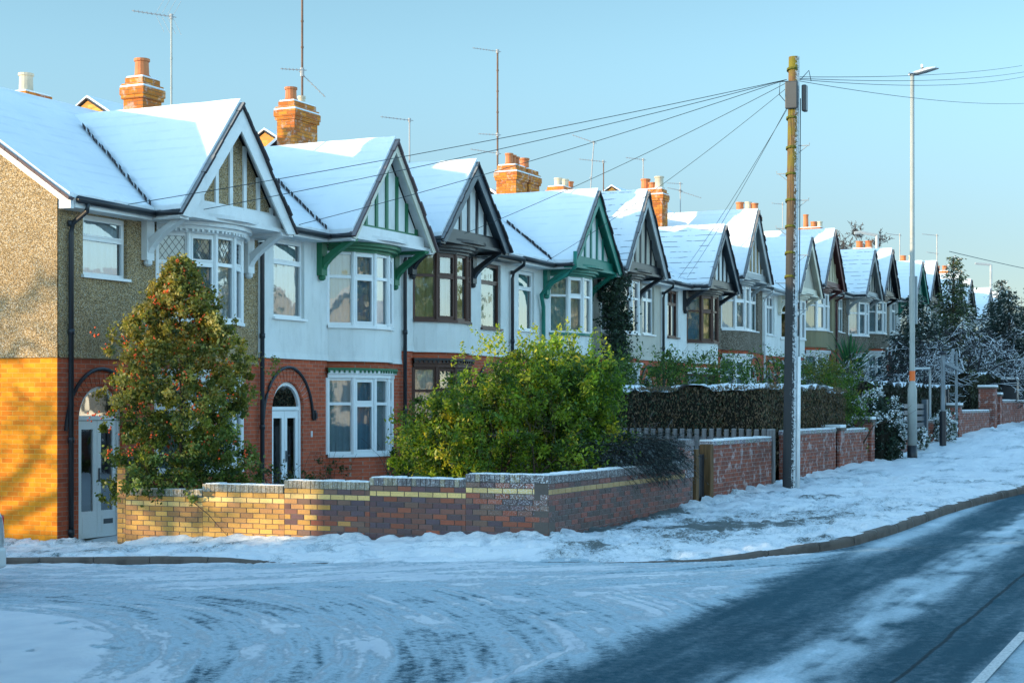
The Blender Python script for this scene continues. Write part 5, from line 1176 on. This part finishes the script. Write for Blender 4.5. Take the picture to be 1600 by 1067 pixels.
conifer(60,-5.8,2.,5.8,2.9,6,'dark conifer mass right of the pointed one under the bare snowy tree',cols=[(.012,.028,.025),(.02,.04,.03)])
conifer(68,-6.2,2.,7.2,3.4,6,'largest dark evergreen at the right edge behind the bare snowy trees',cols=[(.012,.028,.025),(.02,.04,.03)])
conifer(44,-4.4,1.6,3.9,2.0,4,'squat dark evergreen behind the timber frame',cols=[(.012,.028,.025),(.02,.04,.03)])
conifer(74,-3.4,2.2,7.2,3.0,6,'dark evergreen standing in front of the last roofs of the terrace',cols=[(.015,.033,.028),(.025,.045,.032)])
def baretree(x,y,z,h,r,label,depth=5,mat='bark_s',kids=3,spread=.6,lean=(0,0,1),name='bare_tree',grav=0,minr=.006,L0=None,stems=1,wig=.16):
    T=thing(name,(x,y,z),label,'tree'); tm=MB(); cr=MB()
    for s_ in range(stems):
        ln=Vector(lean)+Vector((random.gauss(0,.35),random.gauss(0,.35),0))*(stems>1)
        th=h*.28; tm.tube([(0,0,-.2),tuple(ln.normalized()*th*.5),tuple(ln.normalized()*th)],r,8,r*.75)
        for k in range(5):
            a=2*PI*k/5+random.random(); sway(cr,tuple(ln.normalized()*th*(.75+.25*random.random())),(math.cos(a)*.65,math.sin(a)*.65,.7),(L0 or h*.30),r*.55,depth,6,spread,grav,kids,minr,4,.70,wig)
    tm.link('trunk',mat,T,smooth=True); cr.link('crown',mat,T); return T
random.seed(11)
baretree(37.5,-6.2,1.2,4.2,.10,'snow-coated bare bush between the street lamp and the sign frame',4,kids=3,spread=.8,minr=.010,stems=2)
random.seed(5)
baretree(44,-6.5,1.4,5.2,.14,'wide bare tree with snow-laden crossing branches at the right',5,kids=3,spread=.85,grav=.02,minr=.012,L0=1.9)
random.seed(8)
baretree(57,-7.5,2.0,6.0,.16,'dense snowy bare tree at the right edge below the distant cables',5,kids=3,spread=.8,grav=.03,minr=.013,L0=2.0)
random.seed(15)
baretree(50,-9.0+1.6,1.6,5.2,.12,'tangled snowy bare tree half cut off by the right edge',5,kids=3,spread=.9,grav=.03,minr=.012,L0=1.8)
random.seed(16)
baretree(29.5,-5.2,1.0,3.6,.07,'small snowy twiggy tree behind the street lamp',4,kids=3,spread=.7,minr=.008,stems=2)
random.seed(21)
baretree(127,18,3.4,41,.30,'distant bare round-crowned tree rising behind the terrace roofs',6,'twig',kids=3,spread=.55,minr=.022,L0=2.1)
random.seed(22)
baretree(92,-3.,3.0,9.,.2,'thin bare tree top above the far roofs near the right edge',4,'twig',kids=3,spread=.5,minr=.02,L0=2.6)
shrub(41,-5.6,1.3,2.2,1.,2.2,90,'snow-flecked dark shrubbery behind the far brick wall',[(.015,.03,.022),(.03,.05,.03),(.5,.55,.6)],None,'leaf_d',.12)
shrub(52,-6.6,1.8,3.0,1.,2.6,110,'snow-flecked dark shrubbery at the right edge above the brick wall',[(.015,.03,.022),(.03,.05,.03),(.5,.55,.6)],None,'leaf_d',.14)
shrub(29.,-4.0,1.0,2.2,1.2,2.6,110,'snow-flecked twiggy shrubbery between the palm and the sign frame',[(.015,.03,.022),(.03,.05,.03),(.4,.45,.5)],None,'leaf_d',.09)

# ================================================= CAR at the left edge
T=thing('parked_car',(-5.19,-3.05,G(-5,-2)-.1),'silver hatchback with red tail lights cut off by the left edge','car')
def carbody():
    W=.86; L=4.1
    # stations along y (0=rear), each: (y, half width low, half width belt, z bottom, z belt, z roof, half roof)
    mb=MB(); st=[(0.0,.70,.66,.42,.92,.95,.62),(.06,.82,.78,.28,.95,1.02,.64),(.22,.86,.84,.22,.97,1.30,.60),(.5,.87,.86,.20,.97,1.42,.58),(1.6,.87,.87,.20,.95,1.47,.60),(2.4,.87,.87,.20,.93,1.40,.58),(3.0,.87,.86,.20,.92,.98,.60),(3.8,.84,.80,.24,.80,.82,.62),(4.1,.66,.62,.36,.62,.64,.5)]
    k=0; n=12
    for (y,a,b,z0,z1,z2,c) in st:
        ring=[(-a*.92,z0),(-a,(z0+z1)/2-.05),(-b,z1),(-(b+c)/2+.02,(z1+z2)/2),(-c,z2-.05),(-c*.7,z2),(c*.7,z2),(c,z2-.05),((b+c)/2-.02,(z1+z2)/2),(b,z1),(a,(z0+z1)/2-.05),(a*.92,z0)]
        for x,z in ring: mb.v.append((x,y,z))
    for i_ in range(len(st)-1):
        for j in range(n): mb.face(i_*n+j,i_*n+(j+1)%n,(i_+1)*n+(j+1)%n,(i_+1)*n+j)
    mb.face(*range(n)); mb.face(*range((len(st)-1)*n,len(st)*n)); return mb
o=carbody().link('body','carw',T,smooth=True); sb=o.modifiers.new('s','SUBSURF'); sb.levels=2; sb.render_levels=2
for sg in (-1,1):
    mb=MB(); mb.box(min(sg*.62,sg*.765),max(sg*.62,sg*.765),.04,.12,.70,.95); mb.link('tail_light','lens',T,bevel=.03)
    for yy in (.75,3.2):
        mb=MB(); c=[(sg*.70,yy,.31),(sg*.88,yy,.31)]; mb.tube(c,.31,20); wl_=mb.link('wheel','rubber',T); mb=MB(); mb.tube([(sg*.885,yy,.31),(sg*.89,yy,.31)],.20,14); mb.link('wheel_rim','metal',wl_)
mb=MB(); mb.box(-.70,.70,-.06,.05,.30,.56); mb.link('rear_bumper','carw',T,bevel=.04)
mb=MB(); mb.poly([(-.52,.02,1.0),(.52,.02,1.0),(.5,.17,1.32),(-.5,.17,1.32)]); mb.link('rear_window','black',T)

# ================================================= what stands out of frame and shades the street
def shade_house(x0,x1,y0,y1,h,label):
    T=thing('brick_house',(x0,y0,-.6),label,'house'); a,b=x1-x0,y1-y0
    mb=MB(); mb.prism([(0,0,0),(a,0,0),(a,0,h*.72),(a/2,0,h),(0,0,h*.72)],(0,b,0)); mb.link('wall','brick_far',T)
    mb=MB(); mb.prism([(-.2,-.2,h*.70),(a/2,-.2,h+.05),(a+.2,-.2,h*.70),(a+.2,-.2,h*.70+.12),(a/2,-.2,h+.2),(-.2,-.2,h*.70+.12)],(0,b+.4,0)); mb.link('roof','snow',T)
hedge('clipped_hedge',-15.2,-14.5,3.83,9.9,-.5,6.9,'very tall clipped hedge added to shade the garden wall, unseen across the side street',BR,5000,sz=.2,step=.5)  # added sun blocker; the gap beside it lets a streak reach the kerb
shade_house(-26,-15,-9.0,3.6,8.2,'snow-roofed brick house across the side street, out of the picture')
T=thing('brick_wall',(-14.2,2.6,-.5),'long tall brick wall added to shade the pavement, unseen across the side street','wall')
mb=MB(); mb.box(0,.25,0,19,0,3.45); mb.link('wall_body','brick_wall',T)  # added wall keeps the low sun off the road and pavement
mb=MB(); n=120
for k in range(n): mb.box(-.02,.27,19*k/n,19*(k+1)/n,3.451,3.47+.12*random.random())
mb.link('snow_cap','snow',T)
random.seed(33)
baretree(-9.3,11.4,-.4,8.8,.30,'bare street tree on the far side of the side street, out of the picture',5,'twig',kids=3,spread=.62,minr=.022,L0=2.9)
T=thing('street_post',(-7.5,5.35,-.45),'slim dark post on the far pavement of the side street, out of the picture','post')
mb=MB(); mb.tube([(0,0,0),(0,0,5.5)],.075,10); mb.link('post_body','black',T)
# opposite side of the main road: what the windows mirror
random.seed(41)
for k,(x,y,hh) in enumerate(((-4,-34,11),(8,-31,9),(19,-35,12),(33,-32,10),(52,-34,12),(75,-33,11))):
    T=thing('roadside_tree',(x,y,.5),'broad evergreen number %s along the opposite side of the main road, out of the picture'%['one','two','three','four','five','six'][k],'tree','trees on the opposite side of the main road')
    P,_=clumps(120,22,lambda n:ell((0,0,hh*.6),(3.,3.,hh*.42),n,.5),.5); c=pal(len(P),[(.10,.12,.03),(.2,.18,.06),(.6,.58,.5)],.3); leaves('foliage',P,.5,c,'leaf',T,.6)
    mb=MB(); mb.tube([(0,0,-.5),(0,0,hh*.6)],.25,7); mb.link('trunk','bark',T)

for k,(x,wd) in enumerate(((-12,9),(3,9),(17,9),(31,9),(45,9),(59,10),(74,10))):
    T=thing('opposite_house',(x,-46,1.0),['cream','first white','second cream','second white','third cream','fourth cream','last white'][k]+' rendered house on the opposite side of the main road, out of the picture','house','houses on the opposite side of the main road')
    mb=MB(); mb.prism([(0,0,-1),(wd,0,-1),(wd,0,5.2),(wd/2,0,8.2),(0,0,5.2)],(0,8,0)); mb.link('wall',['cream_r','white_r','cream_r','white_r','cream_r','cream_r','white_r'][k],T)
    mb=MB()
    for sg in (-1,1): mb.prism([(wd/2,-.2,8.3),(wd/2+sg*(wd/2+.3),-.2,5.1),(wd/2+sg*(wd/2+.3),8.2,5.1),(wd/2,8.2,8.3)],(0,0,.15))
    mb.link('roof','snow',T)
    for (a,z) in ((1.2,.8),(5.6,.8),(1.2,3.3),(5.6,3.3)): mb=MB(); mb.box(a,a+1.9,8.0,8.06,z,z+1.4); mb.link('window','room',T)
